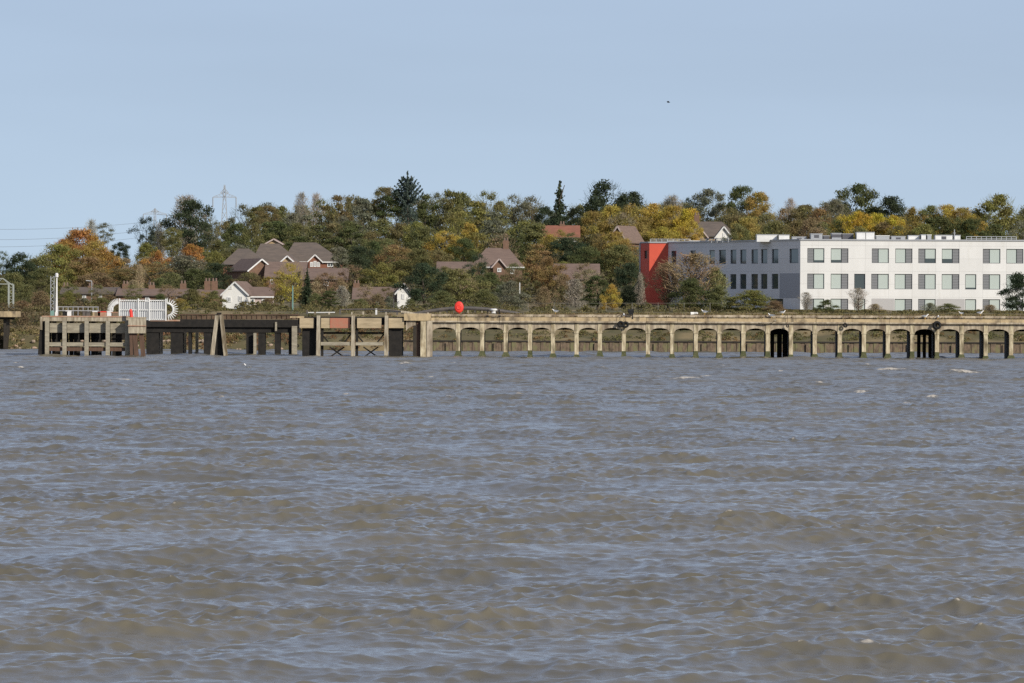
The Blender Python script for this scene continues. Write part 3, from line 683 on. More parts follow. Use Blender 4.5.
# gulls
def gull_mesh():
    b = MB()
    # body along +x : bill at +x
    secs = [(-.24,.02,.02,.0),(-.17,.055,.05,.0),(-.05,.085,.085,-.01),(.06,.085,.09,-.005),(.13,.06,.075,.03),(.17,.045,.05,.08),(.20,.05,.05,.125),(.235,.048,.048,.14),(.265,.028,.03,.138)]
    n = 8
    for x, ry, rz, cz in secs:
        for k in range(n):
            t = 2*math.pi*k/n; b.v.append((x, ry*math.cos(t), cz + .22 + rz*math.sin(t)))
    for i in range(len(secs)-1):
        for k in range(n): b.f.append((i*n+k, i*n+(k+1)%n, (i+1)*n+(k+1)%n, (i+1)*n+k))
    b.f.append(tuple(range(n))[::-1]); b.f.append(tuple((len(secs)-1)*n+k for k in range(n)))
    return b
def wing_mesh(s):
    b = MB(); pts = [(.10,.30),(.0,.325),(-.15,.29),(-.30,.255),(-.18,.22),(.0,.20),(.09,.23)]
    y0, y1 = s*.075, s*.10
    b.prism([(p[0], p[1]) for p in pts], min(y0,y1), max(y0,y1)); return b
GP = None
def make_gull(label):
    o = empty('gull', (0,0,0), label, 'gull', 'gulls resting along the jetty')
    m = gull_mesh().build('gull_body', M['gull_white'], o, smooth=True)
    for s in (-1,1): wing_mesh(s).build('wing', M['gull_grey'], o)
    b = MB(); b.bar((.26,0,.36),(.33,0,.345),.026,.03,w2=.01,h2=.012); b.build('beak', M['beak'], o)
    b = MB(); b.bar((-.22,0,.225),(-.36,0,.235),.07,.02,w2=.06,h2=.01); b.build('tail', M['gull_black'], o)
    for s in (-1,1): b = MB(); b.bar((.0,s*.035,.0),(.01,s*.035,.15),.016,.016); b.bar((.0,s*.035,.006),(.06,s*.035,.006),.04,.01); b.build('leg', M['beak'], o)
    return o
GULLS = [(771.5,JY+.1,170,1.35,'large white gull with dark wings perched above the first dark bay'),(782.5,JY+.7,20,1.15,'white gull standing next to the large gull above the dark bay'),
    (624,JY+.0,95,1.2,'white gull perched on the deck edge above the hanging tyres'),(704.5,JY+.7,180,1.3,'plump white gull on the deck edge beyond the driftwood log'),
    (925,JY+.1,10,1.3,'white gull on the deck edge just before the big tyre'),(938,JY+.1,80,1.0,'slim gull standing directly above the big hanging tyre'),
    (961,JY+.7,200,1.05,'white gull standing above the pillar past the big tyre'),(980,JY+.7,0,1.3,'pale gull sitting low, farthest along the jetty past the big tyre'),
    (555.5,JY+.7,178,1.3,'white gull sitting low on the deck between footbridge and tyres')]
for i, (px, y, a, s, lab) in enumerate(GULLS):
    if i == 0: o = GP = make_gull(lab)
    else: o = copy_tree(GP); o['label'] = lab
    o.location = (X(px, y), y, zf-.01 if y < JY+.2 else zt-.02); o.rotation_euler = (0,0,math.radians(a)); o.scale = (s,s,s)
fg = copy_tree(GP); fg['label'] = 'lone white gull floating on the open water before the approach deck'; fg['group'] = 'gulls resting along the jetty'
del fg['group']; fg.location = (X(248,472), 472, -.02); fg.rotation_euler = (0,0,math.radians(160)); fg.scale = (1.3,)*3
for ch in list(fg.children):
    if ch.name.startswith('leg'): bpy.data.objects.remove(ch)
# flying bird high in the sky
fy = 640.0; c = at(668.5, 102.3, fy)
fl = empty('flying_bird', c, 'tiny dark bird flying alone high in the blue sky', 'bird')
b = Off(); b.blob(c, (.16,.07,.055)); b.build('bird_body', M['gull_black'], fl)
for s in (-1,1):
    b = Off(); b.poly([c+Vector((.1,s*.05,0)), c+Vector((-.1,s*.05,0)), c+Vector((-.16,s*.27,.11)), c+Vector((.02,s*.28,.12))]); b.poly([c+Vector((.02,s*.28,.12)), c+Vector((-.16,s*.27,.11)), c+Vector((-.2,s*.46,.03))]); b.build('wing', M['gull_black'], fl)

# ------------------------------------------------------------------ far bank: river wall, scrub, railway
WY = 674.6
M['sheet_pile'] = mat('sheet_pile', (.20,.145,.10), .9, (.085,.065,.045), 3.2, .4, stretch=(1.3,1,.6), col3=(.16,.15,.075), s3=1.3, t3=(.48,.62))
M['wall_cap'] = mat('wall_cap', (.035,.03,.025), .9)
rw = empty('river_wall', (X(740,WY), WY, 0), 'low brown river wall with a dark coping seen through the arches', 'wall')
x0, x1 = X(404,WY), 140.0
b = Off(); xx = x0; k = 0
while xx < x1:                                   # trough profile
    d = .07 if k % 2 else 0
    b.box(xx, xx+.55, WY+d, WY+.6, -2.5, 1.12); xx += .55; k += 1
b.build('sheet', M['sheet_pile'], rw)
b = Off(); b.box(x0, x1, WY-.08, WY+.75, 1.123, 1.27); b.build('coping', M['wall_cap'], rw)
for k in range(0, 12):
    px = 450 + k*51 + random.uniform(-9,9); b = Off(); x = X(px,WY)
    b.box(x-.11, x+.11, WY-.2, WY-.09, -2.5, 1.0); b.build('post', M['sheet_pile'], rw)

def leafstuff(name, spots, col, seed=1, kind='stuff', size=.22, group=None):
    """one mass of small leaves: spots = (x, y, z, radius, height, count)"""
    r = np.random.default_rng(seed); P = []
    for (x, y, z, rad, h, n) in spots:
        a = r.uniform(0, 6.283, n); q = np.sqrt(r.uniform(0, 1, n)); zz = r.uniform(0, 1, n)**.8
        dome = np.sqrt(np.clip(1 - zz**2, .05, 1))
        P.append(np.stack([x+rad*q*dome*np.cos(a), y+rad*q*dome*np.sin(a), z+h*zz], -1))
    P = np.concatenate(P); me = leaf_quads(P, None, size, r, name); me.materials.append(M['leaf'])
    o = link(name, me); o.color = (*col, 1); return tag(o, kind=kind)
def leaf_quads(P, Nrm, size, r, name, aspect=(.5,1.0), mixn=.8):
    n = len(P); d = r.normal(0, 1, (n,3)); d /= np.linalg.norm(d, axis=1, keepdims=True)
    if Nrm is not None:
        d = Nrm + d*mixn; d /= np.linalg.norm(d, axis=1, keepdims=True) + 1e-9
    t = r.normal(0, 1, (n,3)); t -= d*np.sum(t*d, 1, keepdims=True); t /= np.linalg.norm(t, axis=1, keepdims=True) + 1e-9
    s = np.cross(d, t); L_ = size*r.uniform(.55, 1.35, (n,1)); B_ = L_*r.uniform(*aspect, (n,1))
    V = np.stack([P-t*L_/2, P+s*B_/2+d*L_*.08, P+t*L_/2, P-s*B_/2+d*L_*.08], 1).reshape(-1,3).astype(np.float32)
    me = bpy.data.meshes.new(name); me.vertices.add(4*n); me.vertices.foreach_set('co', V.ravel())
    me.loops.add(4*n); me.loops.foreach_set('vertex_index', np.arange(4*n, dtype=np.int32))
    me.polygons.add(n); me.polygons.foreach_set('loop_start', np.arange(0, 4*n, 4, dtype=np.int32)); me.update(calc_edges=True); return me

R = random.Random(21)
# scrub on the bank slope behind the arches, and the embankment crest
sp = []
for k in range(520):
    x = R.uniform(-60, 70); t = R.uniform(1.6, 17); y = bank_y(x)+t
    if x > X(404, y) or t > 0: sp.append((x, y, ground_z(x,y)-.1, R.uniform(.5,1.3), R.uniform(.25,.7), 60))
leafstuff('bank_scrub_foliage', sp, (.17,.155,.07), 2, size=.2)
sp = []
for k in range(300):
    x = R.uniform(-62, 72); y = bank_y(x)+R.uniform(2, 15); sp.append((x, y, ground_z(x,y)-.05, R.uniform(.3,.9), R.uniform(.2,.5), 45))
leafstuff('dry_bank_weeds', sp, (.25,.17,.085), 3, size=.17)
sp = []
for k in range(260):
    x = R.uniform(-62, 78); y = bank_y(x)+R.uniform(18, 30); sp.append((x, y, ground_z(x,y)-.15, R.uniform(.5,1.2), R.uniform(.3,.8 if x < 20 else .38), 60))
leafstuff('embankment_weeds', sp, (.21,.175,.09), 4, size=.2)
sp = []
for k in range(130):   # russet scrub on the bank behind the black deck
    x = R.uniform(-46, -10); y = bank_y(x)+R.uniform(-.2, 9); sp.append((x, y, ground_z(x,y)-.1, R.uniform(.5,1.1), R.uniform(.4,1.0), 60))
leafstuff('russet_scrub_foliage', sp, (.22,.12,.07), 5, size=.19)
sp = []
for k in range(170):   # straw coloured grass on the open bank
    x = R.uniform(-72, -31); y = bank_y(x)+R.uniform(-.6, 6); sp.append((x, y, ground_z(x,y)-.05, R.uniform(.5,1.0), R.uniform(.2,.55), 60))
leafstuff('straw_grass', sp, (.34,.27,.14), 6, size=.2)
sp = []
for k in range(90):
    x = R.uniform(-72, -44); y = bank_y(x)+R.uniform(5, 20); sp.append((x, y, ground_z(x,y)-.1, R.uniform(.8,1.6), R.uniform(.8,1.9), 150))
leafstuff('bank_hedge_foliage', sp, (.16,.12,.07), 7, size=.2)
# rubble of pinkish and pale stones at the foot of the open bank
b = MB()
for k in range(230):
    x = R.uniform(-72, -44) if k < 150 else R.uniform(-46, -26); y = bank_y(x)+R.uniform(-1.2, 1.6); r = R.uniform(.10,.34); n0 = len(b.v)
    b.blob((x, y, ground_z(x,y)+r*.2), (r, r*.8, r*.6), 6, 4)
    for i in range(n0, len(b.v)): v = b.v[i]; b.v[i] = (v[0]+R.uniform(-.04,.04), v[1], v[2]+R.uniform(-.04,.04))
M['stone'] = mat('stone', (.36,.25,.18), .95, (.26,.22,.17), .9)
tag(b.build('rubble', M['stone']), kind='stuff')

# concrete platform stub and railway gantry at the frame's edge
PY = 684.0
pf = empty('concrete_platform', (X(-10,PY), PY, 0), 'pale concrete platform slab on dark legs at the grassy bank', 'platform')
b = Off(); b.box(X(-60,PY), X(15.5,PY), PY, PY+7, Z(5,317,PY), Z(5,311.3,PY)); b.build('slab', M['tan_concrete'], pf)
b = Off(); b.box(X(-60,PY), X(14,PY), PY+.8, PY+1.2, Z(5,319.5,PY), Z(5,317,PY)-.003); b.build('beam', M['dark_timber'], pf)
for px in (-40, -20, 4):
    b = Off(); b.box(X(px,PY)-.15, X(px,PY)+.15, PY+1, PY+6, -1, Z(5,317,PY)-.004); b.build('leg', M['dark_concrete'], pf)
GY = 706.0
M['gantry_steel'] = mat('gantry_steel', (.30,.32,.29), .6)
def gantry(px, label):
    gz = ground_z(X(px,GY),GY); o = empty('railway_gantry', (X(px,GY), GY, gz), label, 'gantry', 'railway line gantries')
    for q in (8.6, 13.2):
        b = Off(); x = X(q,GY)+X(px,GY)-X(10,GY); b.box(x-.1, x+.1, GY-.1, GY+.1, gz-.2, Z(q,284.5,GY)); b.build('post', M['gantry_steel'], o)
    b = Off(); x = X(8.6,GY)+X(px,GY)-X(10,GY); x2 = X(13.2,GY)+X(px,GY)-X(10,GY)
    for k in range(9):
        za, zb = gz+(Z(9,286,GY)-gz)*k/9, gz+(Z(9,286,GY)-gz)*(k+1)/9
        b.bar((x if k%2 else x2, GY, za),(x2 if k%2 else x, GY, zb),.05)
    b.build('lattice', M['gantry_steel'], o)
    b = Off(); xl = x-9; zt_ = Z(10,284,GY)
    b.bar((xl,GY,zt_),(x2,GY,zt_),.10); b.bar((xl,GY,zt_+.65),(x-.7,GY,zt_+.65),.10); b.bar((x-.7,GY,zt_+.65),(x2,GY,zt_-.2),.12)
    for k in range(12): b.bar((xl+k*.75,GY,zt_+(.65 if k%2 else 0)),(xl+(k+1)*.75,GY,zt_+(0 if k%2 else .65)),.06)
    b.build('boom', M['gantry_steel'], o); return o
gantry(10, 'grey green railway gantry of twin posts standing over the concrete platform')

# line side fence: thin posts with wires
FY = 712.0
lf = empty('wire_fence', (X(620,FY), FY, ground_z(X(620,FY),FY)), 'long thin wire fence on posts along the embankment top', 'fence')
M['fence_wire'] = mat('fence_wire', (.17,.16,.13), .7)
for k in range(8):
    px = 528 + k*26; gz = ground_z(X(px,FY),FY); b = Off(); b.box(X(px,FY)-.03, X(px,FY)+.03, FY-.03, FY+.03, gz-.2, Z(px,302.6,FY)); b.build('post', M['fence_wire'], lf)
for py in (303.2,):
    b = Off(); b.tube([at(524+k*40,py,FY-.05) for k in range(6)], .018, 4); b.build('wire', M['fence_wire'], lf)
# slim masts among the trees
def mast(px, py, y, label, m, r=.09, lamp=True, cat='pole', name='lamp_post', h0=None):
    gz = ground_z(X(px,y),y); zt_ = Z(px,py,y); o = empty(name, (X(px,y),y,gz), label, cat)
    b = Off(); b.tube([(X(px,y),y,gz-.3),(X(px,y),y,zt_)], r*1.3, 8, r*.8); b.build('post', M[m], o)
    if lamp: b = Off(); b.bar((X(px,y),y,zt_),(X(px,y)-.7,y-.2,zt_+.06),.12,.08); b.build('lamp_arm', M[m], o)
    return o
mast(292.5, 285.5, 712, 'grey green mast standing before the yellow green birch', 'copper_green', .08, False)
mast(519.5, 282.5, 752, 'plain white mast in front of the brown tiled house', 'white_paint', .07, False)
mast(91.5, 281, 752, 'slender grey lamp post before the low terrace roof', 'galv', .06)
mast(393.5, 299, 712, 'short dark fence mast before the little brown bungalow', 'dark_steel', .06, False)

# ------------------------------------------------------------------ three storey block
BYW = 760.0
sch = empty('office_block', (X(800,BYW), BYW, ground_z(X(800,BYW),BYW)), 'long white three storey block with a grey flank and a red end', 'building')
Cx = X(800, BYW); GB = 4.3; ZT = Z(800, 240.4, BYW)
ux, uy = -15.75, 37.5                                     # grey flank runs back from the corner
RYB = BYW + uy; Rx = Cx + ux
def wall(a, c, z0, z1, holes, m, name, parent, depth=.18):
    """upright wall from a to c (outside on the left of c->a), holes=(u0,u1,z0,z1) along it; with reveals"""
    a = Vector((a[0],a[1],0)); c = Vector((c[0],c[1],0)); L_ = (c-a).length; d = (c-a)/L_; nrm = Vector((d.y,-d.x,0)); b = Off()
    us = sorted({0, L_, *[h[0] for h in holes], *[h[1] for h in holes]}); zs = sorted({z0, z1, *[h[2] for h in holes], *[h[3] for h in holes]})
    P = lambda u, z, o=0: tuple(a + d*u - nrm*o + Vector((0,0,z)))
    for i in range(len(us)-1):
        for j in range(len(zs)-1):
            um, zm = (us[i]+us[i+1])/2, (zs[j]+zs[j+1])/2
            if any(h[0] < um < h[1] and h[2] < zm < h[3] for h in holes): continue
            b.poly([P(us[i],zs[j]),P(us[i+1],zs[j]),P(us[i+1],zs[j+1]),P(us[i],zs[j+1])])
    for h in holes:
        for q in (((h[0],h[2]),(h[1],h[2])),((h[1],h[2]),(h[1],h[3])),((h[1],h[3]),(h[0],h[3])),((h[0],h[3]),(h[0],h[2]))):
            b.poly([P(*q[0]),P(*q[1]),P(*q[1],depth),P(*q[0],depth)])
    o = b.build(name, m, parent); return o, P
def win(P, h, parent, kind, depth=.18, blind=1.0):
    """window: dark frame (part), then glass, louvre panel, blind (sub-parts). kind L/R = side of the louvre panel, D = dark glass"""
    u0, u1, z0, z1 = h; d = depth-.02; b = Off(); t = .06
    for q in ((u0,u1,z0,z0+t),(u0,u1,z1-t,z1),(u0,u0+t,z0+t,z1-t),(u1-t,u1,z0+t,z1-t)):
        b.poly([P(q[0],q[2],d-.05),P(q[1],q[2],d-.05),P(q[1],q[3],d-.05),P(q[0],q[3],d-.05)])
    f = b.build('window', M['frame_dark'], parent)
    cut = u0 + (u1-u0)*(.38 if kind == 'L' else .60); 
    g0, g1 = (cut, u1) if kind == 'L' else (u0, cut) if kind == 'R' else (u0, u1)
    b = Off(); b.poly([P(g0,z0,d),P(g1,z0,d),P(g1,z1,d),P(g0,z1,d)]); b.build('pane', M['glass'], f)
    if kind in 'LR':
        p0, p1 = (u0, cut-.0) if kind == 'L' else (cut, u1); b = Off(); ns = 9
        for k in range(ns):
            za, zb = z0+t+(z1-z0-2*t)*k/ns, z0+t+(z1-z0-2*t)*(k+.92)/ns
            b.poly([P(p0+.05,za,d-.06),P(p1-.05,za,d-.06),P(p1-.05,zb,d-.02),P(p0+.05,zb,d-.02)])
        b.build('louvre', M['louvre'], f)
    if kind in 'LRB' and blind > 0:
        b = Off(); zb = z1 - (z1-z0)*blind + (.05 if blind >= 1 else 0)
        b.poly([P(g0+.06,zb,d-.012),P(g1-.06,zb,d-.012),P(g1-.06,z1-.05,d-.012),P(g0+.06,z1-.05,d-.012)]); b.build('blind', M['blind'], f)
ROWS = ((248.2,262.7),(273.6,288.8),(298.6,314.0))
W_ = {0: [(807,824,'L',.82),(830.5,848,'R',.8),(871.5,888.5,'L',1),(895,912,'R',1),(918,935.5,'L',.68),(941.5,959,'R',.7),(982.5,1000,'L',1),(1006,1023,'R',1),(1030,1047,'L',1)],
      1: [(807,824,'L',1),(830.5,848,'R',1),(854,865,'D',0),(871,888.5,'L',1),(894.5,912,'R',1),(918,935.5,'L',1),(941.5,959,'R',1),(965,976,'B',.88),(982.5,1000,'L',1),(1006,1023,'R',1),(1030,1047,'L',1)],
      2: [(807,824,'L',1),(830.5,848,'R',1),(854,865,'B',1),(894.5,912,'R',1),(918,935.5,'L',1),(965,976,'B',1),(982.5,1000,'L',1),(1006,1023,'R',1),(1030,1047,'L',1)]}
holes = []; spec = []
for r_, lst in W_.items():
    z1_, z0_ = Z(800, ROWS[r_][0], BYW), Z(800, ROWS[r_][1], BYW)
    for (l, r, k, bl) in lst:
        h = (X(l,BYW)-Cx, X(r,BYW)-Cx, z0_, z1_); holes.append(h); spec.append((h, k, bl))
o, P = wall((Cx,BYW), (X(1075,BYW),BYW), GB-1, ZT, holes, M['white_panel'], 'front_wall', sch)
for h, k, bl in spec: win(P, h, sch, k, blind=bl)
for l, r in ((871.5,894),(936.5,964.5)):
    b = Off(); b.box(X(l,BYW), X(r,BYW), BYW-.02, BYW-.003, Z(800,314,BYW), Z(800,298.2,BYW)); b.build('panel_or_shade_band', M['grey_band'], sch)
# grey flank
def flank_u(px):   # where the view ray through px meets the flank, measured from its far end
    best = None
    k = (px-512)/F; s = (Cx - k*BYW)/(k*uy - ux); return s
L_f = math.hypot(ux, uy); holes = []; spec = []
def frow(py, s): y = BYW + uy*s; return Z(800 + (Cx*0), py, y)
prs = [(671,676),(690,695.5),(709,714.5),(718.5,725.5),(730,736),(739.7,746),(751,757.6),(760.6,767),(771.3,778)]
for r_, (pt, pb) in enumerate(((248.6,263),(273.6,288.8),(298.8,313))):
    z1_, z0_ = Z(800, pt, BYW)-.0, Z(800, pb, BYW)
    lst = prs + [(789,798)] if r_ == 0 else prs if r_ == 1 else [(770,783)]
    for l, r in lst:
        sa, sb = flank_u(r), flank_u(l); h = ((1-sb)*L_f, (1-sa)*L_f, z0_, z1_); holes.append(h); spec.append(h)
o, P = wall((Rx,RYB), (Cx,BYW), GB-1, ZT, holes, M['grey_wall'], 'flank_wall', sch)
for i, h in enumerate(spec): win(P, h, sch, 'B' if i in (2,) else 'D', blind=.75)
for (pa, pc, qa, qb) in ((779.5,799.3,273.2,298),):  # shading near the flank's corner, put in as a darker coloured strip
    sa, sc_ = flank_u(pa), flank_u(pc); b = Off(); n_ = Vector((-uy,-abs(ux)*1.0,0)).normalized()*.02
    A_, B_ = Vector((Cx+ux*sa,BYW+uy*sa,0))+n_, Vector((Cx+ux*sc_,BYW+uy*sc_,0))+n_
    b.poly([(A_.x,A_.y,Z(800,qb,BYW)),(B_.x,B_.y,Z(800,qb,BYW)),(B_.x,B_.y,Z(800,qa,BYW)),(A_.x,A_.y,Z(800,qa,BYW))]); b.build('panel_or_shade_band', M['flank_shade_grey'], sch)
# red end
Sx = X(649, RYB); Tx, Ty = X(640.3, RYB+3.2), RYB+3.2
o, P = wall((Sx,RYB), (Rx,RYB), GB-1, ZT, [], M['red_wall'], 'red_wall', sch)
h = (1.25, 2.1, Z(645,258.5,RYB), Z(645,250.5,RYB))
Lr = math.hypot(Sx-Tx, RYB-Ty); h = (Lr*.42, Lr*.78, h[2], h[3])
o, P = wall((Tx,Ty), (Sx,RYB), GB-1, ZT, [h], M['red_wall'], 'red_wall', sch); win(P, h, sch, 'D')
b = Off(); b.bar((Tx-.08,Ty+.1,GB-1),(Tx-.08,Ty+.1,ZT+.02),.2,.2); b.build('corner_trim', M['galv'], sch)
# back walls and roof
pl = [(Cx,BYW),(X(1075,BYW),BYW),(X(1075,BYW),BYW+16),(Cx+14,BYW+18),(Rx+14,RYB+10),(Tx,RYB+10),(Tx,Ty),(Sx,RYB),(Rx,RYB)]
b = Off()
for i in range(1, 6): p, q = pl[i], pl[i+1]; b.poly([(*p,GB-1),(*q,GB-1),(*q,ZT),(*p,ZT)])
b.build('rear_wall', M['white_render'], sch)
b = Off(); b.poly([(*p, ZT-.12) for p in pl]); b.build('roof', M['roof_metal'], sch)
b = Off()
for i in (8, 0, 7, 6): p, q = pl[i], pl[(i+1) % 9]; b.bar((*p,ZT+.09),(*q,ZT+.09),.24,.17)
b.build('parapet_cap', M['roof_metal'], sch)
# things on its roof
def roofbox(px0, px1, py0, py1, y, m, label, name='roof_unit', vents=0, dz=3):
    o = empty(name, (X((px0+px1)/2,y), y, ZT-.1), label, 'roof unit' if name == 'roof_unit' else 'railing', 'plant units on the flat roof' if name == 'roof_unit' else None)
    b = Off(); z0, z1 = max(ZT-.1, Z(px0,py1,y)), Z((px0+px1)/2,py0,y); b.box(X(px0,y), X(px1,y), y, y+dz, ZT-.1, z1-.08); b.build('casing', M[m], o)
    b = Off(); b.box(X(px0,y)-.05, X(px1,y)+.05, y-.05, y+dz+.05, z1-.078, z1); b.build('lid', M['roof_metal' if m != 'roof_metal' else 'white_paint'], o)
    for k in range(vents):
        c = X(px0 + (px1-px0)*(k+.5)/vents, y); b = Off(); b.box(c-.3, c+.3, y-.04, y-.003, z1-.55, z1-.18); b.build('grille', M['plant_dark'], o)
    return o
RUL = [(756.5,777,234.3,241,768,'white_paint','wide white roof box behind the grey flank parapet',0),(778.5,789,234.6,241,767,'white_paint','smaller white roof box next to the wide one near the corner',0),
 (792,806,236.6,241,768,'galv','low grey duct box on the roof just past the white corner',1),(810.5,822,233.5,241,767,'galv','grey ventilation unit with a dark grille on the white block roof',1),
 (823,829,235.5,241,767,'plant_dark','small dark unit tucked beside the grey ventilation unit',0),(831.5,841,233,241,767,'galv','grey unit with two grilles between the dark roof units',2),
 (842,853,233.6,241,767.5,'plant_dark','dark wide unit touching the paired white cubes',0),(856.3,865,232,241,766,'white_paint','white cube unit, first of the tall pair on the roof',0),
 (865.6,874,232,241,766,'white_paint','white cube unit, second of the tall pair, towards the duct runs',0),(876,889,235.4,241,767,'roof_metal','long low duct run right after the white cubes',0),
 (891,905,236,241,767,'galv','long low duct run midway between the cubes and the stub mast',1),(908,919,235.2,241,768,'white_paint','low white box with flat lid before the pale step shaped units',0),
 (921,925.5,234.4,241,767,'white_paint','narrow pale upright unit beside its twin on the roof',0),(927,931,234.6,241,767,'roof_metal','narrow metal upright unit beside its pale twin',0),
 (935,952,234.9,241,768,'white_paint','long white roof box just before the stub mast',1),(954.5,960,235,241,768,'white_paint','short white roof box just past the stub mast',0)]
for (a, c, t_, u_, y, m, lab, vn) in RUL: roofbox(a, c, t_, u_, y, m, lab, vents=vn)
o = empty('stub_mast', (X(954,764),764,ZT-.1), 'thin grey stub mast on the flat roof of the white block', 'mast')
b = Off(); b.tube([(X(954,764),764,ZT-.1),(X(954,764),764,Z(954,229.5,764))],.06,6); b.build('post', M['galv'], o)
b = Off(); b.bar((X(952.6,764),764,Z(954,233,764)),(X(955.4,764),764,Z(954,233,764)),.06); b.build('crossbar', M['galv'], o)
def railing(px0, px1, py0, y, n, label, m='galv', y2=None, hgt=None):
    o = empty('roof_railing', (X((px0+px1)/2,y), y, ZT), label, 'railing'); y2 = y if y2 is None else y2
    for k in range(n+1):
        px = px0+(px1-px0)*k/n; q = y+(y2-y)*k/n; b = Off(); zt_ = ZT + hgt; b.box(X(px,q)-.04, X(px,q)+.04, q-.04, q+.04, ZT-.1, zt_); b.build('post', M[m], o)
    for e in (1, .55):
        b = Off(); b.bar((X(px0,y),y,ZT+hgt*e),(X(px1,y2),y2,ZT+hgt*e),.07); b.build('rail', M[m], o)
railing(966, 1016, 236, 763, 10, 'grey roof railing along the white block past the stub mast', hgt=.6)
railing(650, 690, 240, RYB+2, 7, 'thin grey roof railing above the red end wall', hgt=.55)
railing(700, 728, 241, RYB-8, 5, 'short roof railing above the middle of the grey flank', hgt=.45, y2=RYB-22)
for px, w_, lab in ((694,1.2,'low pale roof hatch between the two roof railings of the grey flank'),(672,1.4,'low pale roof box behind the railing over the red end')):
    roofbox(px-5, px+5, 240.6, 243, RYB+5, 'roof_metal', lab)

# ------------------------------------------------------------------ houses
def house(label, px0, px1, ytop, yeave, y, depth, roof='gable', wallm='brick', roofm='brown_tile', rot=0, wins=(), chims=(), gables=(), over=.3, il=.55, ir=.55, side='x', name='house', cat='house', drop=None):
    """ridge along x ('x') or gable end to the viewer ('y'); wins=(px,py0,py1,w_px); chims=(px,ytop); gables=(px0,px1,ytop)"""
    x0, x1 = X(px0,y), X(px1,y); xm = (x0+x1)/2; z0 = ground_z(xm,y)-.6; ze = Z((px0+px1)/2,yeave,y); zr = Z((px0+px1)/2,ytop,y)
    if drop is not None: z0 = ze - drop
    o = empty(name, (xm,y,z0), label, cat); o['group'] = 'houses among the trees on the hill'
    a, d = (x1-x0)/2, depth; T = lambda u, v, z: (u, v, z-z0)
    b = MB(); b.box(-a, a, 0, d, 0, ze-z0)
    if roof == 'gable':
        if side == 'x':
            for s in (-1,1): b.poly([T(s*a,0,ze),T(s*a,d,ze),T(s*a,d/2,zr)])
        else:
            for v in (0,d): b.poly([T(-a,v,ze),T(a,v,ze),T(0,v,zr)])
    b.build('wall', M[wallm], o)
    b = MB(); e = over; th = .16; dzr = (zr-ze)/(d/2)*e if side == 'x' else (zr-ze)/a*e
    if roof == 'hip':
        hh = min(a, d/2); rl, rx = max(a-hh*il, .3), max(a-hh*ir, .3); z_ = ze-.05
        c = [T(-a-e,-e,z_),T(a+e,-e,z_),T(a+e,d+e,z_),T(-a-e,d+e,z_)]; r1, r2 = T(-rl,d/2,zr), T(rx,d/2,zr)
        b.poly([c[0],c[1],r2,r1]); b.poly([c[1],c[2],r2]); b.poly([c[2],c[3],r1,r2]); b.poly([c[3],c[0],r1]); b.poly(c[::-1])
    elif side == 'x':
        b.prism([(0,0)]*3, 0, 1) if False else None
        for v0, v1, s in ((-e,d/2,1),(d+e,d/2,-1)):
            p = [T(-a-e,v0,ze-dzr),T(a+e,v0,ze-dzr),T(a+e,v1,zr),T(-a-e,v1,zr)]; q = [(k[0],k[1],k[2]+th) for k in p]
            b.poly(q); b.poly(p[::-1]); b.poly([p[0],p[1],q[1],q[0]]); b.poly([p[1],p[2],q[2],q[1]]); b.poly([p[3],p[0],q[0],q[3]])
    else:
        for s in (-1,1):
            p = [T(s*(a+e),-e,ze-dzr),T(s*(a+e),d+e,ze-dzr),T(0,d+e,zr),T(0,-e,zr)]; q = [(k[0],k[1],k[2]+th) for k in p]
            b.poly(q); b.poly(p[::-1]); b.poly([p[0],p[1],q[1],q[0]]); b.poly([p[0],p[3],q[3],q[0]])
    rf = b.build('roof', M[roofm], o)
    if side == 'y' and roof == 'gable':
        b = MB()
        for s in (-1,1): b.bar((s*(a+e),-e-.04,ze-dzr-z0+.02),(0,-e-.04,zr-z0+.02),.07,.28,up=(0,1,0)) if False else b.bar(T(s*(a+e),-e-.05,ze-dzr+.03),T(0,-e-.05,zr+.03),.06,.18)
        b.build('barge_board', M['white_paint' if 'white' in label and 'bay' not in label and 'steep' not in label else 'pink_wall'], o)
    else:
        we = wallm in ('white_render','pink_wall') or 'white eaves' in label or 'white gabled bay' in label and roof == 'hip'; b = MB(); b.box(-a-e, a+e, -e-.06, -e-.003, ze-z0-(.2 if we else .14), ze-z0-.03); b.build('fascia', M['white_paint' if we else 'dark_steel'], o)
    for (px, t_) in chims:
        cx = X(px,y)-xm; zt_ = Z(px,t_,y); b = MB(); b.box(cx-.4, cx+.4, d/2-.35, d/2+.35, ze-z0, zt_-z0); c_ = b.build('chimney', M['brown_brick'], o)
        b = MB()
        for q in (-.2,.2): b.lathe([(.13,zt_-z0),(.11,zt_-z0+.4)], (cx+q,d/2,0), 8)
        b.build('chimney_pot', M['brown_tile'], c_)
    for (gp0, gp1, gt) in gables:   # small gabled bays with white barge boards
        g0, g1 = X(gp0,y)-xm, X(gp1,y)-xm; gm = (g0+g1)/2; zg = Z((gp0+gp1)/2,gt,y); b = MB()
        b.box(g0, g1, -.9, -.003, 0, ze-z0); b.poly([(g0,-.9,ze-z0),(g1,-.9,ze-z0),(gm,-.9,zg-z0)]); b.build('bay_wall', M[wallm], o)
        b = MB()
        for s, gx in ((-1,g0),(1,g1)): b.poly([(gx+s*.25,-1.15,ze-z0-.2),(gm,-1.15,zg-z0+.1),(gm,d/2,zg-z0+.1),(gx+s*.25,d/2,ze-z0-.2)])
        b.build('bay_roof', M[roofm], o); b = MB()
        for s, gx in ((-1,g0),(1,g1)): b.bar((gx+s*.25,-1.2,ze-z0-.2),(gm,-1.2,zg-z0+.1),.08,.17)
        b.build('barge_board', M['white_paint' if 'bay' in label else 'pink_wall'], o)
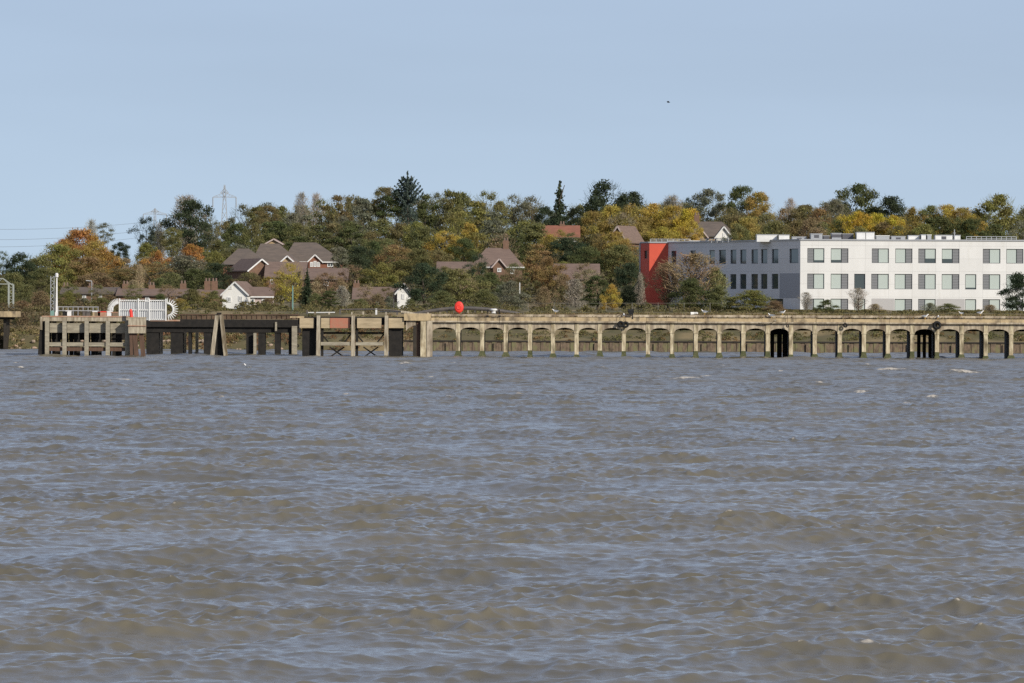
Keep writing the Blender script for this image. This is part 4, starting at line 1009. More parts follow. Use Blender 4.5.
    for wv in wins:
        px, p0, p1, wd = wv[:4]; off = wv[4] if len(wv) > 4 else 0
        c = X(px,y)-xm; hw = wd/F*y/2; b = MB(); za, zb = Z(px,p1,y)-z0, Z(px,p0,y)-z0; f = -off
        for q in ((c-hw,c+hw,za,za+.12),(c-hw,c+hw,zb-.12,zb),(c-hw,c-hw+.12,za+.12,zb-.12),(c+hw-.12,c+hw,za+.12,zb-.12),(c-.05,c+.05,za+.12,zb-.12)): b.box(q[0],q[1],f-.08,f-.003,q[2],q[3])
        wo = b.build('window', M['white_paint'], o)
        b = MB(); b.poly([(c-hw+.1,f-.03,za+.1),(c+hw-.1,f-.03,za+.1),(c+hw-.1,f-.03,zb-.1),(c-hw+.1,f-.03,zb-.1)]); b.build('pane', M['glass'], wo)
    o.rotation_euler = (0,0,rot); return o
house('brick house with a grey hipped roof nearest the tall pylon', 223, 266, 248.2, 264, 846, 11, 'hip', 'brick', 'slate', il=.6, ir=.95, wins=((243,265.5,270,5),(248,265.5,270,5),(238,265.5,270,4)))
house('brick house with a steep grey roof and tawny gable top', 252, 298, 243.2, 264, 858, 12, 'hip', 'brick', 'slate', il=.28, ir=1.0, wins=((285,265,270,5),))
house('tawny brick gable peeping over the steep grey roof', 266, 281, 239.3, 243.5, 868, 5, 'gable', 'yellow_brick', 'brown_tile', side='y', drop=6)
house('wide brick house with hipped slate roof and white gabled bay', 284, 341, 242, 261.3, 870, 13, 'hip', 'brick', 'slate', il=.28, ir=1.0, wins=((302,262.3,267,4.5),(330,262.3,267,6),(311.5,262,267,3,.9),(315,261,267,3,.9),(318.5,262,267,3,.9)), gables=((308.5,321.5,255.5),))
house('low brown roofed house with slanting white barge board before the slate roofs', 248, 274, 259.5, 270, 836, 9, 'gable', 'brown_brick', 'brown_tile', side='y', rot=.35)
house('small brown gabled house with white edged gable below the slate roofs', 280, 294, 256.2, 262.5, 840, 9, 'gable', 'yellow_brick', 'brown_tile', side='y')
house('dark brown roof stepping down in front of the white edged gables', 266, 304, 262.6, 277, 832, 10, 'gable', 'brown_brick', 'brown_tile', side='x', wins=((272,279,284,4),(296,279,284,4)))
house('long low brown roof below the white gabled bay', 302, 346, 269, 279, 828, 9, 'gable', 'brown_brick', 'brown_tile', side='x', wins=((326,281,286,5),))
wc = house('white gabled cottage facing the river with a small attic window', 222, 247.5, 282.3, 294.3, 752, 9, 'gable', 'white_render', 'brown_tile', side='y', rot=-.12, wins=((230,286,289,3.5),(240.5,296,301,4),(229,297,302,4)), over=.2)
house('pinkish cottage wing with brown roof joined to the white gabled cottage', 246, 271.5, 288, 296, 754, 7, 'gable', 'pink_wall', 'brown_tile', side='x', wins=((251,298.5,305,7),(264,299,304,5)), chims=((270.5,284.5),))
house('long low terrace roof behind the white pole', 62, 116, 288.2, 293.2, 772, 7, 'gable', 'brown_brick', 'slate', side='x', chims=((63.5,285.5),(89,285.8)), wins=((75,295,299,4),(84,295,299,4),(100,295,299,4)), name='terrace', cat='terrace')
house('low brown terrace with chimneys behind the white security fence', 118, 186, 289.5, 295.2, 770, 7, 'gable', 'brown_brick', 'brown_tile', side='x', chims=((123.5,283.8),(150,285),(181.5,283.5)), wins=((136,297,302,4),(147,297,302,4),(166,297,302,4),(175,297,302,4)), name='terrace', cat='terrace')
house('hidden terrace end with two tall chimneys beside the white gabled cottage', 198, 221, 290.5, 296, 774, 7, 'gable', 'brown_brick', 'brown_tile', side='x', chims=((206,281),(213,281)), name='terrace', cat='terrace')
house('little brown bungalow with a cream gable end and tall chimney', 354, 398, 288, 299, 758, 8, 'gable', 'brown_brick', 'brown_tile', side='x', chims=((355.5,283),), wins=((365,300,305,5),(378,300,305,5)))
house('narrow white gabled house half hidden by the dark green tree', 397, 410, 284, 292, 756, 9, 'gable', 'white_render', 'brown_tile', side='y', wins=((403,294,299,3),))
house('brown tiled house with small dormer below the yellow green trees', 438, 470, 262.5, 274, 838, 10, 'gable', 'brown_brick', 'brown_tile', side='x', wins=((450,276,281,5),(461,276,281,5)))
house('large brown roofed house with white eaves and a brick chimney', 472, 522, 247.5, 266.5, 842, 12, 'hip', 'brown_brick', 'brown_tile', chims=((505.5,240),), gables=((493,505,259.5),), wins=((499,268,272,4,.9),(512,268.5,274,4),(482,269,274,4)))
house('red tiled house with white gutter below the slim spruce', 544, 578, 226, 237, 905, 10, 'gable', 'yellow_brick', 'red_tile', side='x', wins=((574,238,242,5),(556,239,243,5)), chims=((562,223.5),))
house('wide brown roofed house behind the orange brown tree', 555, 598, 264.5, 279, 826, 11, 'gable', 'brown_brick', 'brown_tile', side='x', wins=((566,281,286,5),(588,281,286,5)))
house('steep brown gable edged in white among the ochre trees', 609, 626, 226.5, 240, 890, 9, 'gable', 'brown_brick', 'brown_tile', side='y', rot=-.3)
house('grey roofed house with a chimney peeping over the red end', 688, 736, 221, 236, 905, 12, 'hip', 'yellow_brick', 'slate', chims=((697.5,214.5),), wins=((706,237,241,5),))
house('small black and white gable looking over the flat roof', 716, 731, 226.8, 236.5, 892, 7, 'gable', 'white_render', 'slate', side='y', wins=((723.5,233,238,2.5),))
house('cream gable end peeping above the roof hatch', 694, 707, 229, 237, 895, 6, 'gable', 'yellow_brick', 'brown_tile', side='y')

# ------------------------------------------------------------------ pylons and their wires
def pylon(px, ptop, parm, pbase, y, label, wbase, waist):
    gz = ground_z(X(px,y),y)-.5; o = empty('pylon', (X(px,y),y,gz), label, 'pylon', 'power line pylons'); cx = X(px,y)
    zt_, za, zb = Z(px,ptop,y), Z(px,parm,y), gz; zw = za-7; m = M['pylon_steel']; r = y/F
    wd = lambda z: (wbase + (waist-wbase)*(z-zb)/(zw-zb)) if z < zw else waist + (.25-waist)*(z-zw)/(zt_-zw)
    b = Off(); lv = [zb+(zt_-zb)*k/12 for k in range(13)]
    for sx in (-1,1):
        for sy in (-1,1):
            for q in range(12): b.bar((cx+sx*wd(lv[q])/2,y+sy*wd(lv[q])/2,lv[q]),(cx+sx*wd(lv[q+1])/2,y+sy*wd(lv[q+1])/2,lv[q+1]),.14)
    b.build('leg_frame', m, o); b = Off()
    for q in range(12):
        for sy in (-1,1):
            a_, c_ = wd(lv[q])/2, wd(lv[q+1])/2
            b.bar((cx-a_,y+sy*a_,lv[q]),(cx+c_,y+sy*c_,lv[q+1]),.07); b.bar((cx+a_,y+sy*a_,lv[q]),(cx-c_,y+sy*c_,lv[q+1]),.07)
    b.build('lattice', m, o)
    for z_, hw in ((za, 2.9*1.0),(za+(zt_-za)*.35, 1.0)):
        for s in (-1,1):
            L2 = hw*y/1500; b = Off(); b.bar((cx,y,z_),(cx+s*L2,y,z_-.1),.16); b.bar((cx,y,z_+1.1),(cx+s*L2,y,z_),.12)
            for k in range(3): b.bar((cx+s*L2*k/4,y,z_),(cx+s*L2*(k+1)/4,y,z_+1.1*(1-(k+1)/4)),.08)
            arm = b.build('arm', m, o)
            if hw > 1.5: b = Off(); b.tube([(cx+s*L2,y,z_-.1),(cx+s*L2,y,z_-2.6)],.13,6); b.build('insulator', m, arm)
    return o
pylon(224, 184.8, 197, 262, 1500, 'tall grey lattice pylon above the slate roofs', 3.4, 1.5)
pylon(154.5, 208.2, 214, 262, 1900, 'smaller distant lattice pylon behind the dark blue pine', 3.6, 1.4)
M['wire'] = mat('wire', (.16,.18,.20), .6)
def wire(p0, p1, y0, y1, sag, label):
    a, c = at(*p0, y0), at(*p1, y1); o = empty('power_line', a, label, 'wire', 'power lines from the pylons')
    b = Off(); b.tube([a.lerp(c, k/14) - Vector((0,0,sag*4*(k/14)*(1-k/14))) for k in range(15)], .04, 5); b.build('cable', M['wire'], o)
wire((-60,228),(151,221.5),1650,1900,1.2,'top power line running in from the smaller pylon over the orange tree')
wire((-60,238.5),(150,229.5),1650,1900,1.4,'middle power line meeting the smaller pylon over the orange tree')
wire((-60,246),(150,236),1650,1900,1.4,'lowest power line vanishing behind the orange tree')
wire((157,214.5),(213.5,206),1900,1500,1.0,'faint power line slung between the two pylons')

# ------------------------------------------------------------------ trees
RN = np.random.default_rng(77)
def clump_crown(name, h, r, shape, ncl, nleaf, size, bottom=.0, seed=1, gap=1.0):
    """crown built limb by limb: uneven boughs, each carrying leaf clumps; shape(t) -> relative radius at height fraction t"""
    g = np.random.default_rng(seed); P = []; Nn = []
    nb = int(g.integers(11, 16)); bough = []
    for k in range(nb):
        t = min(.93, .10 + .86*(k + g.uniform(0,1))/nb); a = k*2.4 + g.uniform(-.5,.5); q = g.uniform(.35, .95) if t < .85 else g.uniform(0,.4)
        rr = r*shape(t)*q*g.uniform(.75, 1.2); bough.append((rr*math.cos(a), rr*math.sin(a), h*t*g.uniform(.94,1.04), r*g.uniform(.26, .46)*(1.05-.35*t)))
    for c in range(ncl):
        bx, by, bz, br = bough[c % nb]; d = g.normal(0,1,3); d /= np.linalg.norm(d); d[2] = abs(d[2])*.8 - .15
        c0 = np.array([bx,by,bz]) + d*br*g.uniform(.3, 1.15)
        cr = r*g.uniform(.09, .20)*gap; n = int(nleaf*g.uniform(.5, 1.4)*(cr/(r*.16))**2)
        d = g.normal(0, 1, (n,3)); d /= np.linalg.norm(d, axis=1, keepdims=True); rad = cr*g.uniform(.35, 1.2, (n,1))
        P.append(c0 + d*rad*np.array([1.15,1.15,.75])); Nn.append(d)
    k = int(sum(len(v) for v in P)*.14); a = g.uniform(0,6.283,k); t = g.uniform(.05,.95,k)**.8; rr = r*np.array([shape(v) for v in t])*.8; q = np.sqrt(g.uniform(0,1,k))
    P.append(np.stack([rr*q*np.cos(a), rr*q*np.sin(a), h*t*.9], -1)); Nn.append(g.normal(0,1,(k,3)))     # thin inner foliage
    P = np.concatenate(P); Nn = np.concatenate(Nn); P[:,2] = np.maximum(P[:,2], .02*h + bottom); P[:,2] *= h/np.percentile(P[:,2], 99.5)
    me = leaf_quads(P, Nn, size, g, name, mixn=1.0)
    tw = twig_arrays(h, r*1.0, shape, int(360*r/4), g, 1.3, .05)
    v0 = np.empty(len(me.vertices)*3, np.float32); me.vertices.foreach_get('co', v0); V = np.concatenate([v0.reshape(-1,3), tw]); bpy.data.meshes.remove(me)
    return quads_mesh(V, name)
def quads_mesh(V, name):
    m = len(V)//4; me = bpy.data.meshes.new(name); me.vertices.add(4*m); me.vertices.foreach_set('co', V.astype(np.float32).ravel()); me.loops.add(4*m)
    me.loops.foreach_set('vertex_index', np.arange(4*m, dtype=np.int32)); me.polygons.add(m); me.polygons.foreach_set('loop_start', np.arange(0, 4*m, 4, dtype=np.int32)); me.update(calc_edges=True); return me
def twig_arrays(h, r, shape, n, g, length, width):
    t = g.uniform(.15, 1, n)**.7; a = g.uniform(0, 6.283, n); q = np.sqrt(g.uniform(.3, 1, n)); rr = r*np.array([shape(x) for x in t])
    P = np.stack([rr*q*np.cos(a), rr*q*np.sin(a), h*t], -1)
    D = np.stack([np.cos(a)*q*.8, np.sin(a)*q*.8, g.uniform(.4, 1.4, n)], -1) + g.normal(0, .25, (n,3)); D /= np.linalg.norm(D, axis=1, keepdims=True)
    s = np.cross(D, g.normal(0,1,(n,3))); s /= np.linalg.norm(s, axis=1, keepdims=True)+1e-9
    L_ = length*g.uniform(.4, 1.2, (n,1)); B_ = width*g.uniform(.6, 1.4, (n,1))
    return np.stack([P-D*L_/2-s*B_/2, P-D*L_/2+s*B_/2, P+D*L_/2+s*B_*.2, P+D*L_/2-s*B_*.2], 1).reshape(-1,3).astype(np.float32)
def twig_crown(name, h, r, shape, n, seed=1, length=1.0, width=.05, leaves=0, lsize=.25):
    g = np.random.default_rng(seed); t = g.uniform(.04, 1, n)**.8; a = g.uniform(0, 6.283, n); q = np.sqrt(g.uniform(.02, 1, n))
    ph = g.uniform(0, 6.28, 4); rr = r*np.array([shape(x) for x in t])*np.clip(.66 + .22*np.sin(a*3+t*5+ph[0]) + .18*np.sin(a*5-t*9+ph[1]) + .15*np.sin(a*2+t*13+ph[2]), .25, 1.15)
    P = np.stack([rr*q*np.cos(a), rr*q*np.sin(a), h*t*.97], -1)
    D = np.stack([np.cos(a)*q*.8, np.sin(a)*q*.8, g.uniform(.2, 1.2, n)], -1) + g.normal(0, .35, (n,3)); D /= np.linalg.norm(D, axis=1, keepdims=True)
    s = np.cross(D, g.normal(0,1,(n,3))); s /= np.linalg.norm(s, axis=1, keepdims=True)+1e-9
    L_ = length*g.uniform(.4, 1.3, (n,1)); B_ = width*g.uniform(.5, 1.4, (n,1))
    V = np.stack([P-D*L_/2-s*B_/2, P-D*L_/2+s*B_/2, P+D*L_/2+s*B_*.2, P+D*L_/2-s*B_*.2], 1).reshape(-1,3).astype(np.float32)
    m = n
    if leaves:
        k = g.integers(0, n, leaves); LP = P[k] + g.normal(0, .2, (leaves,3)); d = g.normal(0,1,(leaves,3)); d /= np.linalg.norm(d,axis=1,keepdims=True)
        e = np.cross(d, g.normal(0,1,(leaves,3))); e /= np.linalg.norm(e,axis=1,keepdims=True)+1e-9; f = np.cross(d, e); ls = lsize*g.uniform(.5,1.3,(leaves,1))
        V = np.concatenate([V, np.stack([LP-e*ls/2, LP+f*ls*.35, LP+e*ls/2, LP-f*ls*.35], 1).reshape(-1,3).astype(np.float32)]); m += leaves
    me = bpy.data.meshes.new(name); me.vertices.add(4*m); me.vertices.foreach_set('co', V.ravel()); me.loops.add(4*m)
    me.loops.foreach_set('vertex_index', np.arange(4*m, dtype=np.int32)); me.polygons.add(m); me.polygons.foreach_set('loop_start', np.arange(0, 4*m, 4, dtype=np.int32)); me.update(calc_edges=True); return me
def trunk_mesh(name, h, r, seed, limbs=7, spread=3.0, top=.8):
    g = random.Random(seed); b = MB(); pts = [(g.uniform(-.15,.15)*k, g.uniform(-.15,.15)*k, h*top*k/5 - (.4 if k == 0 else 0)) for k in range(6)]
    b.tube(pts, r, 7, r*.25)
    for k in range(limbs):
        t = g.uniform(.25, .8); i = min(4, int(t*5)); p = Vector(pts[i]).lerp(Vector(pts[i+1]), t*5-i); a = 6.283*k/limbs + g.uniform(-.4,.4); s = spread*g.uniform(.55, 1)*(1.1-t*.4)
        e = p + Vector((math.cos(a)*s, math.sin(a)*s, h*g.uniform(.12,.26))); m = p.lerp(e, .5) + Vector((0,0,-.15*s*.5)); b.tube([p, m, e], r*.42, 5, r*.08)
    return b.mesh(name)
dome = lambda t: math.sqrt(max(.02, 1-((t-.42)/.60)**2))
oval = lambda t: math.sqrt(max(.02, 1-((t-.5)/.52)**2))
colm = lambda t: min(1, .55+1.2*t)*math.sqrt(max(.03, 1-max(0,(t-.55)/.46)**2))
bush = lambda t: math.sqrt(max(.03, 1-(t/1.02)**2))
cone = lambda t: max(.04, (1-t)*.98)
fan_ = lambda t: (.25+.75*min(1,t*1.5))*math.sqrt(max(.04, 1-max(0,(t-.6)/.42)**2))
PROTO = {}
def proto(kind, crowns, trunks, aspect): PROTO[kind] = (crowns, trunks, aspect)
# every prototype is about ten metres tall (crown plus stem)
proto('broad', [clump_crown('crown_mesh', 8.6, 4.6, dome, 150, 62, .28, seed=s) for s in (1,2,3,4)], [trunk_mesh('trunk_mesh', 8, .28, s) for s in (1,2,3,4)], .92)
proto('tall', [clump_crown('crown_mesh', 9.0, 2.7, colm, 120, 46, .25, seed=s, gap=1.15) for s in (5,6,7,8)], [trunk_mesh('trunk_mesh', 8.5, .24, s, spread=1.8) for s in (5,6,7,8)], .54)
proto('loose', [clump_crown('crown_mesh', 8.6, 4.0, fan_, 105, 40, .27, seed=s, gap=.82) for s in (9,10,11,12)], [trunk_mesh('trunk_mesh', 8.6, .24, s, limbs=10, spread=3.0, top=.88) for s in (9,10,11,12)], .80)
proto('bushy', [clump_crown('crown_mesh', 9.4, 5.0, bush, 150, 66, .30, seed=s) for s in (13,14,15)], [trunk_mesh('trunk_mesh', 6, .22, s) for s in (13,14,15)], 1.0)
proto('bare', [twig_crown('crown_mesh', 9.0, 3.6, fan_, 2100, seed=s, leaves=500) for s in (16,17,18)], [trunk_mesh('trunk_mesh', 9, .22, s, limbs=12, spread=2.6, top=.92) for s in (16,17,18)], .72)
proto('brush', [twig_crown('crown_mesh', 9.4, 4.6, bush, 3600, seed=s, leaves=2600, lsize=.3) for s in (19,20,21)], [trunk_mesh('trunk_mesh', 8, .2, s, limbs=12, spread=3) for s in (19,20,21)], .95)
def spruce(seed):
    g = np.random.default_rng(seed); P = []; N_ = []
    for k in range(24):
        z = .3 + 8.9*k/24 + g.uniform(-.1,.1); R_ = 2.5*(1-k/25)**.85; nb = 6
        for j in range(nb):
            a = 6.283*j/nb + g.uniform(-.5,.5); rb = R_*g.uniform(.6,1.2); n = int(60*rb/2.3)+8; q = g.uniform(.0,1,n)
            P.append(np.stack([rb*q*np.cos(a)+g.normal(0,.15,n), rb*q*np.sin(a)+g.normal(0,.15,n), z - .30*q*rb + .2*q*q*rb + g.normal(0,.13,n)], -1)); N_.append(g.normal(0,1,(n,3))+[0,0,.6])
    P.append(np.stack([g.normal(0,.07,60), g.normal(0,.07,60), g.uniform(8.8,10,60)], -1)); N_.append(np.tile([1.,0,0],(60,1)))
    return leaf_quads(np.concatenate(P), np.concatenate(N_), .30, g, 'crown_mesh')
proto('spruce', [spruce(30), spruce(31)], [trunk_mesh('trunk_mesh', 10, .2, 30, limbs=0, top=.95)]*2, .48)
def spiky(seed):     # whorled, drooping then upturned arms with open gaps
    g = np.random.default_rng(seed); P = []; N_ = []
    for k in range(6):
        z = 6.7 + 2.7*k/6; R_ = 2.5*(1-k/7.2)**.75
        for j in range(5):
            a = 6.283*j/5 + k*.63; n = int(120*R_/2.25)+14; q = g.uniform(.0,1,n); w_ = .05+.10*(1-q)
            P.append(np.stack([R_*q*np.cos(a)+g.normal(0,1,n)*w_, R_*q*np.sin(a)+g.normal(0,1,n)*w_, z - .20*R_*q + .62*q**2*R_ + g.normal(0,1,n)*w_], -1)); N_.append(g.normal(0,1,(n,3)))
    P.append(np.stack([g.normal(0,.06,60), g.normal(0,.06,60), g.uniform(9,10,60)], -1)); N_.append(np.tile([1.,0,0],(60,1)))
    n = 2600; t = g.uniform(0,1,n); a = g.uniform(0,6.283,n); q = np.sqrt(g.uniform(0,1,n)); rr = 1.9*np.sqrt(np.clip(1-(t-.4)**2/.4,.05,1))
    P.append(np.stack([rr*q*np.cos(a), rr*q*np.sin(a), 1+5.4*t], -1)); N_.append(g.normal(0,1,(n,3)))
    return leaf_quads(np.concatenate(P), np.concatenate(N_), .24, g, 'crown_mesh')
proto('spiky', [spiky(33)], [trunk_mesh('trunk_mesh', 9.8, .2, 33, limbs=0, top=.97)], .45)
C_ = dict(olive=(0.205,0.196,0.085), dark=(0.070,0.087,0.050), green=(0.124,0.139,0.059), yellow=(0.519,0.372,0.071), ochre=(0.366,0.266,0.092), orange=(0.45,0.245,0.088), brown=(0.266,0.189,0.112),
          grey=(0.218,0.210,0.144), blue=(0.084,0.112,0.092), twig=(0.295,0.254,0.206), lime=(0.254,0.234,0.083), russet=(0.31,0.205,0.10), tan=(0.330,0.260,0.165), gold=(0.425,0.313,0.085), bronze=(0.225,0.185,0.09))
TRUNKM = M['trunk']; CNT = {}
PREFIX = {'spruce':'spruce_tree','spiky':'conifer_tree','bare':'bare_tree','bushy':'shrub','brush':'bare_shrub'}
GRP = {'spruce':'conifers','spiky':'conifers'}
def tree(px, ptop, wpx, y, kind, col, label, base=None, group=None, tr=None):
    crowns, trunks, asp = PROTO[kind]; x = X(px,y); gz = ground_z(x,y) - .15; H_ = Z(px,ptop,y) - gz; Wm = wpx/F*y
    i = CNT.get(kind, 0); CNT[kind] = i+1; v = i % len(crowns)
    low = kind in ('bushy','brush'); name = PREFIX.get(kind, 'tree')
    o = empty(name, (x,y,gz), label, 'shrub' if low else 'tree', group)
    sz = H_/10.0; sx = Wm/(10.0*asp)
    if not low and sx < sz*.45: sx = sz*.45
    cs = sz; lim = {'broad':1.2, 'loose':1.5, 'tall':2.5}.get(kind)
    if lim: Wm *= 1.12; sx *= 1.12; cs = min(sz, lim*Wm/9.2)
    top_ = 9.65*sz - (8.6 if kind != 'tall' else 9.0)*cs
    c = link('crown', crowns[v], o); c.location = (0,0,0 if low or kind in ('spruce','spiky') else top_ if lim else 1.05*sz); c.scale = (sx,sx,cs); c.rotation_euler = (0,0,RN.uniform(0,6.28))
    cc = C_[col]; j = RN.uniform(.88,1.14); c.color = (cc[0]*j*RN.uniform(.94,1.06), cc[1]*j, cc[2]*j, 1)
    if not len(crowns[v].materials): crowns[v].materials.append(M['twig' if kind in ('bare','brush') else 'leaf'])
    t = link('trunk', trunks[v], o); t.scale = (sx,sx,sz); t.rotation_euler = c.rotation_euler
    if not len(trunks[v].materials): trunks[v].materials.append(TRUNKM)
    return o
T = tree
# --- the far left clump
T(3,250,16,890,'loose','green','wispy green tree top at the edge of the round dark tree')
T(21,252,38,860,'broad','dark','round dark evergreen low beside the big orange tree')
T(42,268,34,840,'broad','olive','olive tree between the round dark evergreen and the orange tree')
T(57,243,46,870,'broad','lime','olive yellow tree forming the near shoulder of the big orange tree')
T(80,228,52,880,'broad','orange','big bright orange autumn tree with a rounded top')
T(76,227,24,905,'loose','tan','pale pinkish thin tree top rising behind the orange crown')
T(103,250,42,862,'broad','orange','orange brown tree leaning off the big orange crown')
T(104,221,15,930,'loose','grey','slim grey green tree behind the orange crown shoulder')
T(91,219,10,935,'bare','twig','thin bare sapling poking up behind the orange crown')
T(120,241,21,900,'broad','dark','small dark round tree next to the orange trees')
T(146,215,26,940,'loose','blue','dark blue green open pine in front of the smaller pylon')
T(160,222,22,950,'bare','twig','bare grey tree between the blue pine and the great dark evergreen')
T(190,198,44,930,'broad','dark','great dark evergreen standing highest beside the tall pylon')
T(186,195,50,942,'bare','twig','grey twiggy tree top fringing the great dark evergreen')
T(207,212,26,950,'loose','grey','grey green thin tree between the great dark evergreen and the tall pylon')
T(146,242,28,880,'broad','lime','yellow green tree under the blue green pine')
T(158,250,30,868,'broad','orange','small orange tree between the blue pine and the dark evergreen')
T(191,243,26,872,'broad','orange','small peach orange tree at the foot of the great dark evergreen')
T(150,262,54,845,'loose','russet','broad russet tree behind the terrace chimneys')
T(120,268,44,848,'broad','bronze','bronze brown tree above the long low terrace roof')
T(184,255,56,850,'broad','grey','wide grey olive tree above the low brown terrace')
T(218,240,40,885,'broad','olive','olive tree under the tall pylon by the slate roofs')
T(172,226,20,915,'broad','olive','olive tree wedged low against the great dark evergreen')
T(215,262,34,825,'broad','dark','dark green tree just behind the white gabled cottage chimneys')
T(195,268,40,800,'broad','green','green tree behind the two tall chimneys of the hidden terrace')
T(170,272,36,810,'broad','olive','olive tree rising over the middle of the low brown terrace')
T(98,272,44,805,'broad','brown','brown autumn tree over the far end of the long low terrace')
T(60,276,34,790,'bushy','lime','lime green shrub between white pole and the long low terrace')
T(134,278,30,800,'brush','tan','pale bare bush above the terrace roofs')
T(140,264,12,790,'bare','tan','pale forked bare tree over the low brown terrace')
# --- skyline above the slate roofs
ridge = 'olive grey woodland tree on the skyline between the tall pylon and the spiky conifer'
G1 = 'skyline trees behind the slate roofs'
for px, pt, wd, y, k, c in ((243,203,32,960,'loose','grey'),(256,205,26,950,'tall','olive'),(267,201,34,962,'loose','grey'),(280,205,26,950,'tall','olive'),(293,212,30,945,'tall','grey'),
        (322,198,34,950,'loose','olive'),(338,194,30,945,'tall','bronze'),(350,193,32,950,'loose','bronze'),(362,196,28,948,'tall','grey'),(372,203,24,955,'tall','olive')):
    T(px,pt,wd,y,k,c,ridge,group=G1)
T(301,192,26,965,'bare','twig','tall bare twiggy tree on the skyline above the hipped slate roof',group=None)
T(316,193,22,968,'bare','twig','second tall bare tree on the skyline, the slimmer of the bare pair')
T(268,204,18,940,'broad','bronze','small bronze round tree in the skyline row over the steep grey roof')
low1 = 'dense olive woodland tree standing just above the slate roofed houses'; G2 = 'trees just above the slate roofs'
for px, pt, wd, y, k, c in ((236,222,34,915,'broad','green'),(256,222,34,905,'broad','olive'),(276,220,36,910,'tall','green'),(297,222,34,905,'broad','olive'),(316,224,38,900,'tall','olive'),(334,222,34,905,'tall','bronze'),(350,220,36,900,'tall','green')):
    T(px,pt,wd,y,k,c,low1,group=G2)
T(340,246,20,862,'tall','grey','grey green slim tree at the end wall of the white gabled slate house')
T(358,245,32,865,'broad','dark','dark tree beside the white gabled slate house')
T(385,185,26,955,'broad','bronze','dark bronze tree top tucked against the spiky conifer')
T(396,188,22,950,'broad','green','green tree rising under the lower arms of the spiky conifer')
T(407,171,31,948,'spiky','blue','spiky blue green conifer with open whorled arms, tallest on the skyline')
mid = 'twiggy olive tree on the skyline between the spiky conifer and the slim spruce'; G3 = 'skyline trees between the two conifers'
for px, pt, wd, y, k, c in ((424,193,30,955,'tall','green'),(438,191,32,960,'loose','grey'),(452,189,28,955,'tall','olive'),(464,191,26,960,'tall','olive'),(487,189,32,958,'loose','olive'),(500,200,26,950,'tall','olive'),(514,193,30,965,'loose','grey'),(532,194,30,962,'loose','grey')):
    T(px,pt,wd,y,k,c,mid,group=G3)
T(478,200,44,925,'tall','lime','yellow green tall tree standing forward of the olive skyline row')
T(470,222,22,900,'tall','gold','golden narrow tree in the middle of the wood below the skyline')
T(444,230,38,895,'broad','gold','gold tinged tree above the brown tiled house with the dormer')
T(423,226,40,905,'broad','olive','olive rounded tree on the slope below the spiky conifer')
T(400,222,36,915,'broad','bronze','bronze brown tree on the slope right under the spiky conifer')
T(380,218,36,915,'tall','olive','olive tree on the slope beside the bronze one below the conifer')
T(372,240,34,880,'broad','green','green tree on the mid slope above the round olive tree')
T(395,244,40,875,'broad','russet','russet brown tree on the mid slope above the round olive tree')
T(418,248,36,865,'broad','olive','olive tree between the russet tree and the brown tiled house')
T(440,250,30,868,'broad','bronze','bronze tree crowding the far end of the brown tiled house')
T(382,262,44,815,'broad','lime','round olive yellow tree over the little brown bungalow')
T(352,264,30,822,'loose','brown','brown thinning tree behind the bungalow chimney')
T(424,262,44,748,'broad','dark','big dark green tree beside the narrow white gabled house')
T(456,268,52,768,'broad','olive','broad olive tree behind the red lifebuoy')
T(478,253,22,812,'loose','dark','thin dark tree in front of the large brown roofed house')
T(490,272,34,800,'broad','green','green tree covering the wall of the large brown roofed house')
T(508,280,44,750,'bushy','grey','grey olive shrub below the large brown roofed house')
T(484,288,36,735,'bushy','olive','olive shrub low behind the humped footbridge')
T(442,290,34,732,'bushy','olive','olive shrub just beyond the lifebuoy and the dark green tree')
T(520,222,24,925,'broad','dark','dark tree below the grey green pair next to the slim spruce')
T(510,235,34,900,'tall','green','green tree over the brick chimney of the large brown house')
T(530,228,30,905,'broad','olive','olive tree between brick chimney and red tiled house')
# --- around the spruce, the oak and the ochre mass
T(559,181,33,945,'spruce','dark','slim dark spruce with a pointed top on the skyline')
T(545,205,26,955,'broad','dark','dark tree crowded against the near side of the slim spruce')
T(575,206,28,950,'broad','dark','dark tree between the slim spruce and the great round oak')
T(604,179,50,958,'broad','dark','great round dark oak dominating the skyline')
T(632,190,38,962,'broad','dark','lower dark oak touching the great round oak')
och = 'ochre yellow autumn tree in the mass above the red end wall'; G4 = 'ochre trees above the red end'
for px, pt, wd, y, k, c in ((592,210,36,925,'broad','ochre'),(612,204,38,930,'broad','gold'),(632,203,40,925,'broad','ochre'),(652,202,40,930,'broad','gold'),(672,204,36,925,'broad','gold'),(688,207,34,920,'broad','yellow'),(640,222,38,905,'broad','ochre'),(662,226,36,902,'broad','gold')):
    T(px,pt,wd,y,k,c,och,group=G4)
T(597,233,46,880,'broad','bronze','bronze olive tree beside the red tiled house')
T(620,244,44,860,'broad','olive','olive tree in front of the steep white edged gable')
T(536,243,32,846,'tall','russet','tall orange brown tree between two brown roofed houses')
T(549,256,34,818,'broad','russet','lower orange brown tree before the wide brown roofed house')
T(566,237,46,875,'broad','dark','dark green tree below the red tiled house')
T(588,246,38,862,'broad','green','green tree above the wide brown roofed house')
T(575,277,36,770,'brush','twig','grey bare brush in front of the wide brown roofed house')
T(597,275,28,748,'tall','green','bright dark green upright tree below the wide brown roofed house')
T(612,283,22,740,'bushy','gold','small yellowish shrub leaning on the bright upright tree')
T(629,262,36,790,'broad','dark','deep dark tree at the foot of the red end wall')
T(628,284,28,745,'bushy','dark','dark shrub low beside the red end wall')
T(543,285,32,745,'brush','brown','brown brushy shrub beneath the tall orange brown tree')
T(640,270,16,752,'brush','twig','thin grey brush against the corner of the red end wall')
